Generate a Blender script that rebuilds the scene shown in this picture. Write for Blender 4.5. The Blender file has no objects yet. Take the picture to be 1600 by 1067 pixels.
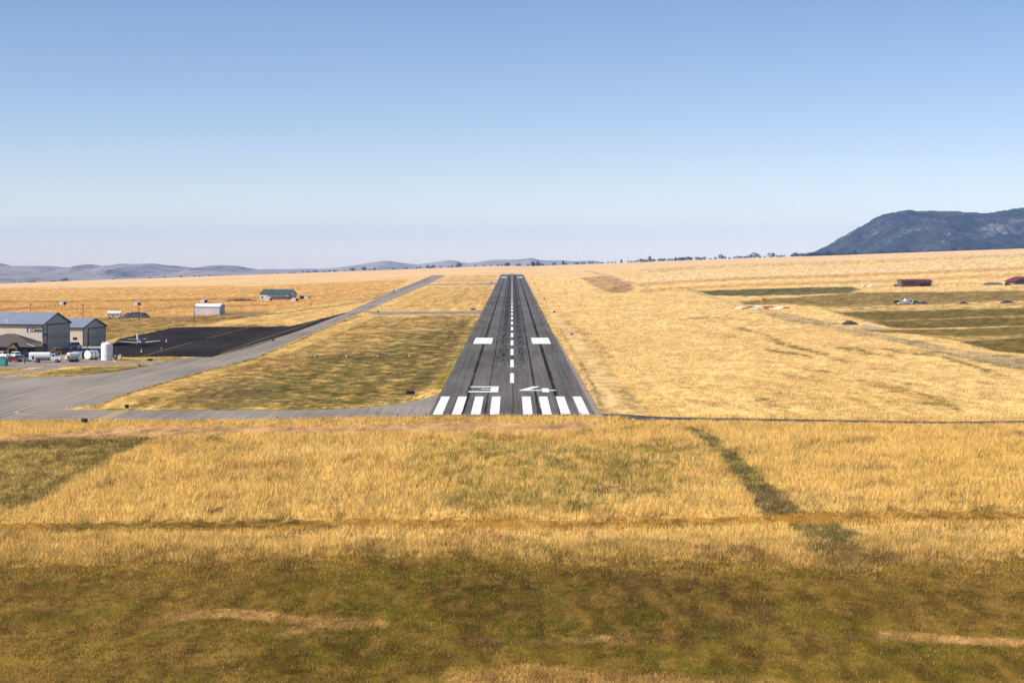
import bpy, math, random
import numpy as np
from mathutils import Matrix, Vector, Euler

# ------------------------------------------------------------------ camera, sky, sun, exposure
S = bpy.context.scene
COL = S.collection
R = math.radians
H = 29.8            # height of the camera above the runway
F = 3068.0          # focal length in pixels of the 1600 px wide photograph
HY = 395.0          # image row of the runway plane's horizon
cam_data = bpy.data.cameras.new('camera')
cam_data.lens = F / 1600 * 36
cam_data.sensor_width = 36
cam_data.shift_y = -(533.5 - HY) / 1600
cam_data.clip_start = 1.0
cam_data.clip_end = 80000
cam = bpy.data.objects.new('camera', cam_data)
cam.location = (0, 0, H)
cam.rotation_euler = (R(90), 0, 0)
COL.objects.link(cam)
S.camera = cam

SUN_EL = 38.0
SUN_AZ = math.atan2(-0.95, -0.31)       # direction towards the sun, measured from +Y towards +X
world = bpy.data.worlds.new('World')
S.world = world
world.use_nodes = True
wn = world.node_tree
bg = wn.nodes['Background']
sky = wn.nodes.new('ShaderNodeTexSky')
sky.sky_type = 'NISHITA'
sky.sun_disc = False
sky.sun_elevation = R(SUN_EL)
sky.sun_rotation = SUN_AZ
sky.altitude = 1600
sky.air_density = 0.758
sky.dust_density = 0.029
sky.ozone_density = 0.191
hsv = wn.nodes.new('ShaderNodeHueSaturation'); hsv.inputs['Saturation'].default_value = 1.19
tintn = wn.nodes.new('ShaderNodeMix'); tintn.data_type = 'RGBA'; tintn.blend_type = 'MULTIPLY'; tintn.inputs[0].default_value = 1.0
tintn.inputs[7].default_value = (1.06, 0.962, 1.02, 1)
wn.links.new(sky.outputs[0], hsv.inputs['Color']); wn.links.new(hsv.outputs[0], tintn.inputs[6]); wn.links.new(tintn.outputs[2], bg.inputs[0])
bg.inputs[1].default_value = 0.089
sun_data = bpy.data.lights.new('sun', 'SUN')
sun_data.energy = 4.95
sun_data.angle = R(0.53)
sun_data.color = (1.0, 0.966, 0.94)
sun = bpy.data.objects.new('sun', sun_data)
sd = Vector((math.sin(SUN_AZ) * math.cos(R(SUN_EL)), math.cos(SUN_AZ) * math.cos(R(SUN_EL)), math.sin(R(SUN_EL))))
sun.rotation_euler = sd.to_track_quat('Z', 'Y').to_euler()
sun.location = (0, 0, 250)
COL.objects.link(sun)
S.view_settings.view_transform = 'Standard'
S.view_settings.look = 'None'
S.view_settings.exposure = 0.485
S.view_settings.gamma = 1.0
S.cycles.use_denoising = True
S.cycles.max_bounces = 6
S.cycles.volume_bounces = 1
S.cycles.transparent_max_bounces = 8

rnd = random.Random(7)

# ------------------------------------------------------------------ small maths helpers
def lin(c):
    c = np.asarray(c, dtype=float) / 255.0
    return np.where(c <= 0.04045, c / 12.92, ((c + 0.055) / 1.055) ** 2.4)

def L3(r, g, b, k=1.0):
    v = lin((r, g, b)) * k
    return (float(v[0]), float(v[1]), float(v[2]))

def hash2(ix, iy, seed):
    h = (ix.astype(np.int64) * 374761393 + iy.astype(np.int64) * 668265263 + seed * 1442695041) & 0xFFFFFFFF
    h = ((h ^ (h >> 13)) * 1274126177) & 0xFFFFFFFF
    h = ((h ^ (h >> 16)) * 2246822519) & 0xFFFFFFFF
    return ((h ^ (h >> 15)) & 0xFFFFFF) / float(0xFFFFFF)

def vnoise(x, y, seed=0):
    x = np.asarray(x, dtype=float); y = np.asarray(y, dtype=float)
    fx = np.floor(x); fy = np.floor(y)
    ux = x - fx; uy = y - fy
    ux = ux * ux * (3 - 2 * ux); uy = uy * uy * (3 - 2 * uy)
    a = hash2(fx, fy, seed); b = hash2(fx + 1, fy, seed)
    c = hash2(fx, fy + 1, seed); d = hash2(fx + 1, fy + 1, seed)
    return (a * (1 - ux) + b * ux) * (1 - uy) + (c * (1 - ux) + d * ux) * uy

def fbm(x, y, seed=0, octv=4):
    s = 0; a = 0.5; t = 0
    for i in range(octv):
        s = s + a * vnoise(x, y, seed + i * 17); t += a
        x = x * 2.03 + 11.3; y = y * 2.03 + 5.7; a *= 0.5
    return s / t

def smooth(a, b, x):
    u = np.clip((x - a) / (b - a), 0, 1)
    return u * u * (3 - 2 * u)

# ------------------------------------------------------------------ the lie of the land
def terr(x, y):
    x = np.asarray(x, dtype=float); y = np.asarray(y, dtype=float)
    ax = np.abs(x)
    xs = np.sign(x) * np.clip(np.where(ax > 45, ax - 45, 0), 0, 1700)
    yy = np.maximum(y, 1.0)
    k = np.maximum(0, 1 / 700.0 - 1 / yy)
    k = np.minimum(k, 1 / 700.0 - 1 / 9000.0)
    z = 29.6 * xs * k
    z = z - 250 * smooth(4350, 8000, yy)
    off = smooth(150, 400, ax)
    z = z + (fbm(x / 260.0, y / 330.0, 5, 3) - 0.5) * 1.6 * smooth(1500, 3600, yy) * off * (1 - smooth(4200, 4700, yy))
    z = z + (fbm(x / 23.0, y / 16.0, 9, 3) - 0.5) * 0.9 * (1 - smooth(290, 335, yy)) * smooth(60, 110, yy)
    return z

def at(px, py, dz=0.0):
    t = (px - 800.0) / F
    lo, hi = 25.0, 4420.0
    for _ in range(48):
        m = math.sqrt(lo * hi)
        yp = HY + F * (H - float(terr(t * m, m))) / m
        if yp > py: lo = m
        else: hi = m
    return Vector((t * m, m, float(terr(t * m, m)) + dz))

def gz(x, y): return float(terr(x, y))

# ------------------------------------------------------------------ materials
def nodes_of(name):
    m = bpy.data.materials.new(name); m.use_nodes = True
    nt = m.node_tree
    return m, nt, nt.nodes['Principled BSDF']

def N(nt, kind, **kw):
    n = nt.nodes.new(kind)
    for k, v in kw.items():
        if k.startswith('i_'):
            key = k[2:]
            n.inputs[int(key) if key.isdigit() else key.replace('_', ' ')].default_value = v
        else: setattr(n, k, v)
    return n

def math_n(nt, op, a, b=None, c=None, clamp=False):
    n = nt.nodes.new('ShaderNodeMath'); n.operation = op; n.use_clamp = clamp
    for i, v in enumerate((a, b, c)):
        if v is None: continue
        if isinstance(v, (int, float)): n.inputs[i].default_value = v
        else: nt.links.new(v, n.inputs[i])
    return n.outputs[0]

def mixc(nt, fac, a, b, mode='MIX'):
    n = nt.nodes.new('ShaderNodeMix'); n.data_type = 'RGBA'; n.blend_type = mode
    for i, v in ((0, fac), (6, a), (7, b)):
        if isinstance(v, (int, float)): n.inputs[i].default_value = v
        elif isinstance(v, tuple): n.inputs[i].default_value = v if len(v) == 4 else (*v, 1)
        else: nt.links.new(v, n.inputs[i])
    return n.outputs[2]

def noise_n(nt, vec, scale, detail=3, rough=0.55, dist=0.0):
    n = N(nt, 'ShaderNodeTexNoise'); n.inputs['Scale'].default_value = scale
    n.inputs['Detail'].default_value = detail; n.inputs['Roughness'].default_value = rough
    n.inputs['Distortion'].default_value = dist
    if vec is not None: nt.links.new(vec, n.inputs['Vector'])
    return n.outputs[0]

def ramp(nt, fac, a, b):
    n = N(nt, 'ShaderNodeMapRange'); n.inputs[1].default_value = a; n.inputs[2].default_value = b
    nt.links.new(fac, n.inputs[0]); return n.outputs[0]

def scaled(nt, vec, sx, sy, sz):
    n = N(nt, 'ShaderNodeMapping'); n.inputs['Scale'].default_value = (sx, sy, sz)
    nt.links.new(vec, n.inputs[0]); return n.outputs[0]

def coord(nt, obj=True):
    return N(nt, 'ShaderNodeTexCoord').outputs['Object' if obj else 'Generated']

def mat(name, c, rough=0.6, metal=0.0, var=0.18, scale=2.0, bump=0.0, rib=0.0, spec=0.4, ribdir='X', emit=None):
    if max(c) < 0.7: c = tuple(x * 0.9 for x in c)
    m, nt, b = nodes_of(name)
    co = coord(nt)
    n1 = noise_n(nt, co, scale, 4)
    n2 = noise_n(nt, co, scale * 6.1, 3)
    f = math_n(nt, 'ADD', math_n(nt, 'MULTIPLY', n1, 0.65), math_n(nt, 'MULTIPLY', n2, 0.35))
    dark = tuple(x * (1 - var * 1.6) for x in c); lite = tuple(min(1, x * (1 + var)) for x in c)
    cc = mixc(nt, ramp(nt, f, 0.32, 0.68), dark, lite)
    nt.links.new(cc, b.inputs['Base Color'])
    b.inputs['Roughness'].default_value = rough
    b.inputs['Metallic'].default_value = metal
    b.inputs['Specular IOR Level'].default_value = spec
    if rib:
        w = N(nt, 'ShaderNodeTexWave', wave_type='BANDS', bands_direction=ribdir)
        w.inputs['Scale'].default_value = rib
        nt.links.new(co, w.inputs['Vector'])
        bp = N(nt, 'ShaderNodeBump'); bp.inputs['Strength'].default_value = 0.6; bp.inputs['Distance'].default_value = 0.05
        nt.links.new(w.outputs[1], bp.inputs['Height']); nt.links.new(bp.outputs[0], b.inputs['Normal'])
    elif bump:
        bp = N(nt, 'ShaderNodeBump'); bp.inputs['Strength'].default_value = bump; bp.inputs['Distance'].default_value = 0.05
        nt.links.new(n2, bp.inputs['Height']); nt.links.new(bp.outputs[0], b.inputs['Normal'])
    if emit:
        b.inputs['Emission Color'].default_value = (*emit[0], 1); b.inputs['Emission Strength'].default_value = emit[1]
    return m

M = {}
M['white_paint'] = mat('white_paint', (0.80, 0.80, 0.79), 0.35, var=0.05)
M['tan_metal'] = mat('tan_wall_metal', (0.62, 0.55, 0.44), 0.55, var=0.07, scale=0.4, rib=1.6)
M['door_metal'] = mat('door_metal', (0.60, 0.49, 0.36), 0.55, var=0.08, scale=0.5, ribdir='Y', rib=1.6)
M['grey_roof'] = mat('grey_roof_metal', (0.33, 0.36, 0.42), 0.42, 0.25, var=0.08, scale=0.3, rib=1.3)
M['dark_trim'] = mat('dark_trim', (0.05, 0.043, 0.04), 0.5)
M['shingle'] = mat('brown_shingle', (0.115, 0.092, 0.075), 0.9, var=0.3, scale=3, bump=0.5)
M['timber'] = mat('brown_timber', (0.34, 0.185, 0.075), 0.7, var=0.25, scale=1.5)
M['dark_timber'] = mat('dark_timber', (0.075, 0.05, 0.035), 0.8, var=0.3)
M['weathered'] = mat('weathered_timber', (0.19, 0.15, 0.115), 0.9, var=0.3)
M['glass'] = mat('dark_glass', (0.02, 0.024, 0.03), 0.08, spec=0.7, var=0.05)
M['rubber'] = mat('black_rubber', (0.018, 0.018, 0.018), 0.9)
M['steel'] = mat('grey_steel', (0.33, 0.33, 0.33), 0.4, 0.6)
M['dark_steel'] = mat('dark_steel', (0.06, 0.06, 0.06), 0.5, 0.3)
M['red_car'] = mat('red_car_paint', (0.16, 0.02, 0.02), 0.3, var=0.05)
M['blue_car'] = mat('blue_car_paint', (0.10, 0.15, 0.19), 0.3, var=0.05)
M['black_car_and_shade'] = mat('black_car_paint_and_shade', (0.015, 0.015, 0.017), 0.3, var=0.05)  # car paint, also the painted-in shade of open sheds and the barn
M['yellow_car'] = mat('yellow_truck_paint', (0.62, 0.30, 0.03), 0.35, var=0.08)
M['teal'] = mat('teal_paint', (0.03, 0.33, 0.27), 0.5, var=0.1)
M['aqua'] = mat('pale_teal_paint', (0.13, 0.30, 0.28), 0.5, var=0.1)
M['green_roof'] = mat('green_roof_metal', (0.055, 0.115, 0.10), 0.5, 0.1, var=0.12, scale=0.3, rib=1.3)
M['pale_metal'] = mat('pale_wall_metal', (0.55, 0.53, 0.54), 0.5, var=0.06, scale=0.4, rib=1.6)
M['white_roof'] = mat('white_roof_metal', (0.78, 0.78, 0.78), 0.4, var=0.05, rib=1.3)
M['red_roof'] = mat('red_roof_metal', (0.17, 0.034, 0.036), 0.5, var=0.15, scale=0.4, rib=1.3)
M['red_wood'] = mat('red_wood', (0.16, 0.05, 0.028), 0.8, var=0.25)
M['barn_wood'] = mat('barn_wood', (0.14, 0.095, 0.07), 0.9, var=0.35, scale=1.2)
M['plane_white'] = mat('aeroplane_white', (0.82, 0.82, 0.82), 0.25, var=0.03)
M['plane_blue'] = mat('aeroplane_blue', (0.10, 0.17, 0.27), 0.22, var=0.08, spec=0.6)
M['sign_black'] = mat('black_sign_face', (0.008, 0.008, 0.008), 0.6)
M['marker_red'] = mat('red_marker_paint', (0.42, 0.06, 0.035), 0.6, var=0.15)
M['marker_brown'] = mat('faded_marker_paint', (0.14, 0.05, 0.035), 0.7, var=0.2)
M['sock'] = mat('orange_windsock_cloth', (0.72, 0.14, 0.06), 0.8, var=0.1)
M['concrete'] = mat('concrete', (0.42, 0.39, 0.36), 0.9, var=0.12, spec=0.0)
M['brush'] = mat('dead_brush', (0.065, 0.05, 0.035), 0.95, var=0.5, scale=0.8, bump=1)
M['tarp'] = mat('dark_tarp', (0.028, 0.032, 0.042), 0.6, var=0.5, scale=1.3, bump=1)
M['lamp_red'] = mat('red_lamp', (0.8, 0.05, 0.03), 0.3, emit=((1, 0.12, 0.08), 4.0))
M['lamp_white'] = mat('white_lamp', (0.9, 0.85, 0.8), 0.3, emit=((1, 0.85, 0.7), 0.7))
M['sign_blue'] = mat('blue_logo_paint', (0.03, 0.05, 0.16), 0.5)
M['sign_pale'] = mat('pale_logo_paint', (0.50, 0.52, 0.62), 0.5)
M['yellow_paint'] = mat('yellow_line_paint', (0.40, 0.28, 0.12), 0.8, var=0.2, scale=0.8, spec=0.0)
M['guide_paint'] = mat('faded_yellow_paint', (0.56, 0.41, 0.19), 0.8, var=0.15, scale=0.8, spec=0.0)
M['tar'] = mat('black_tar', (0.022, 0.021, 0.021), 0.75, var=0.2)
M['cream'] = mat('cream_paint', (0.55, 0.50, 0.42), 0.6, var=0.1)
M['mud_grey'] = mat('grey_scrap', (0.15, 0.13, 0.11), 0.8, var=0.4)

# runway markings: white paint worn by tyres
def worn_white(name, hi, lo):
    m, nt, b = nodes_of(name)
    co = coord(nt)
    n = noise_n(nt, scaled(nt, co, 1.2, 0.12, 1), 1.0, 5, 0.65)
    n2 = noise_n(nt, scaled(nt, co, 3.0, 0.5, 1), 1.0, 4, 0.7)
    c = mixc(nt, ramp(nt, n, 0.48, 0.78), hi, lo)
    c = mixc(nt, math_n(nt, 'MULTIPLY', ramp(nt, n2, 0.60, 0.72), 0.55), c, (0.24, 0.22, 0.21))
    nt.links.new(c, b.inputs['Base Color']); b.inputs['Roughness'].default_value = 0.8; b.inputs['Specular IOR Level'].default_value = 0.0
    return m
M['mark'] = worn_white('runway_white_paint', (0.74, 0.73, 0.71), (0.55, 0.53, 0.50))
M['dull_mark'] = worn_white('dull_white_paint', (0.50, 0.49, 0.47), (0.26, 0.25, 0.24))

def asphalt(name, base, seams=(), seamw=0.12, rubber=False, var=0.22, streak=True, warm=0.0):
    m, nt, b = nodes_of(name)
    co = coord(nt)
    sep = N(nt, 'ShaderNodeSeparateXYZ'); nt.links.new(co, sep.inputs[0])
    X, Y = sep.outputs[0], sep.outputs[1]
    big = noise_n(nt, scaled(nt, co, 1, 0.25, 1), 0.06, 5, 0.6)
    fine = noise_n(nt, co, 2.6, 4, 0.7)
    st = noise_n(nt, scaled(nt, co, 1.0, 0.012, 1), 1.3, 4, 0.65)
    f = math_n(nt, 'ADD', math_n(nt, 'MULTIPLY', big, 0.4), math_n(nt, 'MULTIPLY', fine, 0.25))
    f = math_n(nt, 'ADD', f, math_n(nt, 'MULTIPLY', st if streak else big, 0.35))
    lo = tuple(x * (1 - var * 1.9) for x in base); hi = tuple(x * (1 + var * 1.4) for x in base)
    c = mixc(nt, ramp(nt, f, 0.36, 0.64), lo, hi)
    wob = math_n(nt, 'MULTIPLY', math_n(nt, 'SUBTRACT', noise_n(nt, scaled(nt, co, 0.2, 0.05, 1), 1.0, 3), 0.5), 0.3)
    for (sx, w, strength) in seams:
        dx = math_n(nt, 'ABSOLUTE', math_n(nt, 'SUBTRACT', math_n(nt, 'ADD', X, wob), sx))
        k = math_n(nt, 'SUBTRACT', 1.0, math_n(nt, 'DIVIDE', dx, w), clamp=True)
        patch = ramp(nt, noise_n(nt, scaled(nt, co, 0.5, 0.03, 1), 1.0, 4, 0.7), 0.30, 0.62)
        k = math_n(nt, 'MULTIPLY', math_n(nt, 'MULTIPLY', k, strength), math_n(nt, 'ADD', math_n(nt, 'MULTIPLY', patch, 0.6), 0.4), clamp=True)
        c = mixc(nt, k, c, (0.016, 0.015, 0.015))
    if rubber:
        band = None
        for cx in (-2.5, 2.7):
            dx = math_n(nt, 'ABSOLUTE', math_n(nt, 'SUBTRACT', X, cx))
            k = math_n(nt, 'SUBTRACT', 1.0, math_n(nt, 'DIVIDE', dx, 2.7), clamp=True)
            band = k if band is None else math_n(nt, 'MAXIMUM', band, k)
        along = math_n(nt, 'MULTIPLY', ramp(nt, Y, 470, 580), math_n(nt, 'SUBTRACT', 1.0, math_n(nt, 'MULTIPLY', ramp(nt, Y, 900, 1500), 0.35)))
        spk = ramp(nt, noise_n(nt, scaled(nt, co, 1.5, 0.06, 1), 1.0, 3, 0.6), 0.49, 0.55)
        k = math_n(nt, 'MULTIPLY', math_n(nt, 'MULTIPLY', band, along), spk, clamp=True)
        c = mixc(nt, math_n(nt, 'MULTIPLY', k, 0.95), c, (0.015, 0.0145, 0.014))
        soft = math_n(nt, 'MULTIPLY', math_n(nt, 'MULTIPLY', band, ramp(nt, Y, 420, 1000)), 0.8, clamp=True)
        c = mixc(nt, soft, c, (0.035, 0.033, 0.033))
    # hairline cracks sealed with tar
    v = N(nt, 'ShaderNodeTexVoronoi', feature='DISTANCE_TO_EDGE'); v.inputs['Scale'].default_value = 0.045
    wv = N(nt, 'ShaderNodeMixRGB'); wv.blend_type = 'ADD'; wv.inputs[0].default_value = 1
    nn = N(nt, 'ShaderNodeTexNoise'); nn.inputs['Scale'].default_value = 0.15
    nt.links.new(co, nn.inputs['Vector']); sc = N(nt, 'ShaderNodeVectorMath', operation='SCALE'); sc.inputs['Scale'].default_value = 9
    nt.links.new(nn.outputs[1], sc.inputs[0]); ad = N(nt, 'ShaderNodeVectorMath', operation='ADD')
    nt.links.new(co, ad.inputs[0]); nt.links.new(sc.outputs[0], ad.inputs[1])
    nt.links.new(scaled(nt, ad.outputs[0], 1, 0.45, 1), v.inputs['Vector'])
    kk = math_n(nt, 'SUBTRACT', 1.0, math_n(nt, 'DIVIDE', v.outputs['Distance'], 0.006), clamp=True)
    c = mixc(nt, math_n(nt, 'MULTIPLY', kk, 0.55), c, tuple(x * 0.3 for x in base))
    nt.links.new(c, b.inputs['Base Color'])
    b.inputs['Roughness'].default_value = 0.9
    b.inputs['Specular IOR Level'].default_value = 0.0
    bp = N(nt, 'ShaderNodeBump'); bp.inputs['Strength'].default_value = 0.25; bp.inputs['Distance'].default_value = 0.02
    nt.links.new(fine, bp.inputs['Height']); nt.links.new(bp.outputs[0], b.inputs['Normal'])
    return m

M['runway'] = asphalt('runway_asphalt', (0.138, 0.124, 0.109),
                      seams=((-9.2, 0.6, 1.5), (-5.0, 0.30, 1.2), (0.25, 0.22, 1.0), (5.0, 0.36, 1.4), (9.2, 0.7, 1.6), (-13.2, 0.9, 0.25), (13.0, 0.9, 0.3), (-11.2, 0.7, 0.3), (11.6, 0.7, 0.25)), rubber=True, var=0.26)
M['taxiway'] = asphalt('taxiway_asphalt', (0.282, 0.237, 0.192), var=0.22)
M['dark_asphalt'] = asphalt('new_asphalt', (0.036, 0.031, 0.027), var=0.4)
M['road'] = asphalt('service_road_asphalt', (0.085, 0.078, 0.078), var=0.2)
M['pale_earth'] = mat('pale_earth', (0.50, 0.39, 0.28), 0.95, var=0.15, scale=0.25, spec=0.0)
M['gravel'] = mat('pale_gravel', (0.34, 0.27, 0.205), 0.95, var=0.22, scale=0.25, bump=0.5, spec=0.0)
# ------------------------------------------------------------------ mesh building
class MB:
    def __init__(s): s.v = []; s.f = []; s.m = []
    def add(s, vs, fs, m=0):
        o = len(s.v); s.v += [tuple(v) for v in vs]
        s.f += [tuple(i + o for i in f) for f in fs]; s.m += [m] * len(fs)
        return s
    def box(s, x0, x1, y0, y1, z0, z1, m=0):
        vs = [(x, y, z) for z in (z0, z1) for y in (y0, y1) for x in (x0, x1)]
        return s.add(vs, [(0, 2, 3, 1), (4, 5, 7, 6), (0, 1, 5, 4), (2, 6, 7, 3), (0, 4, 6, 2), (1, 3, 7, 5)], m)
    def cyl(s, p0, p1, r0, r1=None, n=14, m=0):
        r1 = r0 if r1 is None else r1
        p0 = Vector(p0); p1 = Vector(p1); ax = (p1 - p0).normalized()
        u = ax.orthogonal().normalized(); w = ax.cross(u)
        vs = []
        for p, r in ((p0, r0), (p1, r1)):
            for k in range(n):
                a = 2 * math.pi * k / n
                vs.append(p + (u * math.cos(a) + w * math.sin(a)) * r)
        fs = [(k, (k + 1) % n, n + (k + 1) % n, n + k) for k in range(n)]
        fs += [tuple(range(n))[::-1], tuple(range(n, 2 * n))]
        return s.add(vs, fs, m)
    def prism(s, prof, y0, y1, axis='Y', m=0):
        n = len(prof); vs = []
        for y in (y0, y1):
            for a, b in prof: vs.append((a, y, b) if axis == 'Y' else (y, a, b))
        fs = [(k, (k + 1) % n, n + (k + 1) % n, n + k) for k in range(n)] + [tuple(range(n))[::-1], tuple(range(n, 2 * n))]
        return s.add(vs, fs, m)
    def loft(s, rings, m=0):
        n = len(rings[0]); vs = [p for r in rings for p in r]; fs = []
        for i in range(len(rings) - 1):
            for k in range(n):
                fs.append((i * n + k, i * n + (k + 1) % n, (i + 1) * n + (k + 1) % n, (i + 1) * n + k))
        fs += [tuple(range(n))[::-1], tuple(range((len(rings) - 1) * n, len(rings) * n))]
        return s.add(vs, fs, m)
    def slab(s, pts, t, m=0):
        """a convex polygon given thickness t along its normal (both sides closed)"""
        pts = [Vector(p) for p in pts]; nrm = (pts[1] - pts[0]).cross(pts[2] - pts[0]).normalized()
        n = len(pts); vs = pts + [p - nrm * t for p in pts]
        fs = [tuple(range(n)), tuple(range(n, 2 * n))[::-1]] + [(k, n + k, n + (k + 1) % n, (k + 1) % n) for k in range(n)]
        return s.add(vs, fs, m)
    def build(s, name, mats, parent=None, smooth=False, loc=None):
        me = bpy.data.meshes.new(name); me.from_pydata(s.v, [], s.f)
        mats = mats if isinstance(mats, (list, tuple)) else [mats]
        for x in mats: me.materials.append(M[x] if isinstance(x, str) else x)
        me.polygons.foreach_set('material_index', s.m)
        if smooth: me.polygons.foreach_set('use_smooth', [True] * len(s.f))
        import bmesh
        b = bmesh.new(); b.from_mesh(me); bmesh.ops.recalc_face_normals(b, faces=b.faces); b.to_mesh(me); b.free()
        me.update()
        o = bpy.data.objects.new(name, me); COL.objects.link(o)
        if parent is not None: o.parent = parent
        if loc is not None: o.location = loc
        return o

def tag(o, label=None, cat=None, group=None, kind=None):
    if label: o['label'] = label
    if cat: o['category'] = cat
    if group: o['group'] = group
    if kind: o['kind'] = kind
    return o

def thing(name, label, cat, loc, rz=0.0, group=None, scale=1.0):
    o = bpy.data.objects.new(name, None); COL.objects.link(o)
    o.empty_display_size = 0.5
    o.location = loc; o.rotation_euler = (0, 0, rz); o.scale = (scale,) * 3
    return tag(o, label, cat, group)

def dup(root, loc, rz=None, label=None, group=None, scale=None):
    r = root.copy(); COL.objects.link(r); r.location = loc
    if rz is not None: r.rotation_euler = (0, 0, rz)
    if scale is not None: r.scale = (scale,) * 3 if isinstance(scale, (int, float)) else scale
    if label: r['label'] = label
    if group: r['group'] = group
    for ch in list(root.children):
        c = ch.copy(); COL.objects.link(c); c.parent = r
        for g in list(ch.children):
            e = g.copy(); COL.objects.link(e); e.parent = c
    return r

def np_mesh(name, verts, quads, mats, attr=None, smooth=True, tri=False):
    me = bpy.data.meshes.new(name)
    k = 3 if tri else 4
    nv = len(verts); nf = len(quads)
    me.vertices.add(nv); me.loops.add(nf * k); me.polygons.add(nf)
    me.vertices.foreach_set('co', np.asarray(verts, dtype=np.float32).ravel())
    me.loops.foreach_set('vertex_index', np.asarray(quads, dtype=np.int32).ravel())
    me.polygons.foreach_set('loop_start', np.arange(nf, dtype=np.int32) * k)
    me.polygons.foreach_set('loop_total', np.full(nf, k, dtype=np.int32))
    if smooth: me.polygons.foreach_set('use_smooth', np.ones(nf, dtype=bool))
    if attr is not None:
        a = me.attributes.new('tint', 'FLOAT_COLOR', 'POINT')
        col = np.ones((nv, 4), dtype=np.float32); col[:, :3] = attr
        a.data.foreach_set('color', col.ravel())
    for x in (mats if isinstance(mats, (list, tuple)) else [mats]): me.materials.append(x)
    me.update(calc_edges=True); me.validate()
    o = bpy.data.objects.new(name, me); COL.objects.link(o)
    return o

def grid_quads(nr, nc):
    i = np.arange(nr - 1)[:, None] * nc + np.arange(nc - 1)[None, :]
    return np.stack([i, i + 1, i + nc + 1, i + nc], -1).reshape(-1, 4)

def resample(pts, n):
    pts = np.asarray(pts, dtype=float)
    seg = np.hypot(*(np.diff(pts, axis=0).T)); s = np.concatenate([[0], np.cumsum(seg)])
    u = np.linspace(0, s[-1], n)
    return np.stack([np.interp(u, s, pts[:, 0]), np.interp(u, s, pts[:, 1])], -1)

PAVED = []        # outlines on the ground that carry no grass
def ladder(name, left, right, nr, nc, dz, material, world=False, structure=True, parent=None):
    """a sheet between two outlines laid on the ground"""
    if not world:
        left = [tuple(at(*p)[:2]) for p in left]; right = [tuple(at(*p)[:2]) for p in right]
    a = resample(left, nr); b = resample(right, nr)
    PAVED.append(np.concatenate([a, b[::-1]]))
    u = np.linspace(0, 1, nc)[None, :, None]
    p = a[:, None, :] * (1 - u) + b[:, None, :] * u
    z = terr(p[..., 0], p[..., 1]) + dz
    v = np.concatenate([p, z[..., None]], -1).reshape(-1, 3)
    o = np_mesh(name, v, grid_quads(nr, nc), M[material], smooth=False)
    # keep the faces turned to the sky
    me = o.data
    if me.polygons[0].normal.z < 0: me.flip_normals()
    if structure: tag(o, kind='structure')
    if parent: o.parent = parent
    return o

def line_sheet(name, pts, width, dz, material, parent=None, n=None, world=False):
    P = pts if world else [tuple(at(*p)[:2]) for p in pts]
    P = resample(P, n or max(12, 6 * len(P)))
    d = np.gradient(P, axis=0); d /= np.linalg.norm(d, axis=1)[:, None] + 1e-9
    nrm = np.stack([-d[:, 1], d[:, 0]], -1) * width / 2
    keep = len(PAVED)
    o = ladder(name, P + nrm, P - nrm, len(P), 2, dz, material, world=True, structure=False, parent=parent)
    del PAVED[keep:]
    return o

# ------------------------------------------------------------------ paved ground
runway = ladder('runway', [(-15.3, 356.5), (-15.3, 2772)], [(15.3, 356.5), (15.3, 2772)], 160, 5, 0.03, 'runway', world=True)
ladder('runway_shoulder', [(15.32, 357), (15.32, 700)], [(16.6, 357), (15.9, 700)], 30, 2, 0.026, 'gravel', world=True)
ladder('taxiway', [(-420, 592), (62, 590), (115, 588), (160, 584), (200, 578), (262, 566), (280, 559), (333, 557.5), (425, 531), (539, 489), (610, 457), (676, 430)],
       [(-420, 641), (60, 641), (110, 641), (140, 640), (153, 634.5), (170, 624), (200, 613.5), (280, 590), (400, 558), (525, 505), (587, 480), (627, 462), (667, 445.5), (697, 430)], 120, 10, 0.012, 'taxiway')
ladder('connecting_taxiway', [(-420, 641), (140, 640), (153, 640.2), (160, 641), (450, 641), (520, 639.5), (570, 636.5), (620, 631.5), (650, 626), (672, 620), (688, 612)],
       [(-420, 657.5), (160, 657), (300, 656.7), (450, 655.5), (560, 653.8), (672, 652), (672.2, 651), (672.4, 650), (673, 648.5), (675, 645), (680, 634)], 80, 8, 0.016, 'taxiway')
ladder('crossing_taxiway', [(566, 486.5), (600, 487), (690, 487.5), (730, 486.2), (762, 484)], [(585, 491.5), (620, 491.5), (690, 491), (735, 490.5), (757, 491)], 40, 3, 0.02, 'taxiway')
ladder('crossing_taxiway', [(660, 444.2), (720, 443.6), (760, 443.2), (781, 441.3)], [(660, 446), (720, 445.6), (760, 445.3), (779, 445)], 40, 3, 0.02, 'taxiway')
ladder('apron', [(128, 545), (165, 546), (185, 530), (225, 521.5), (272, 511.5), (360, 510.5), (452, 510), (500, 498.5), (541, 488.3)],
       [(128, 560), (200, 558.5), (270, 557.5), (333, 558), (380, 546), (425, 531.8), (470, 516), (510, 500.5), (543, 488.3)], 90, 14, 0.02, 'dark_asphalt')
ladder('service_road', [(930, 646), (962, 646.3), (1000, 649), (1040, 651.5), (1150, 653.5), (1300, 656), (1480, 659), (1640, 656.5), (2100, 650)],
       [(930, 653), (962, 653.6), (1000, 656.5), (1040, 657), (1150, 658), (1300, 660), (1480, 663), (1640, 661.5), (2100, 655)], 60, 3, 0.02, 'road')
ladder('parking_area', [(-420, 558), (40, 552), (105, 549), (168, 548)], [(-420, 579), (40, 575.5), (100, 570.5), (178, 565.5)], 30, 6, 0.012, 'gravel')
ladder('gravel_drive', [(-420, 592), (0, 584), (45, 577.5), (95, 568.5), (165, 565.8), (258, 563.8)], [(-420, 600), (0, 590), (52, 581.5), (105, 573.5), (165, 571), (255, 567.5)], 40, 3, 0.018, 'gravel')
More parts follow.
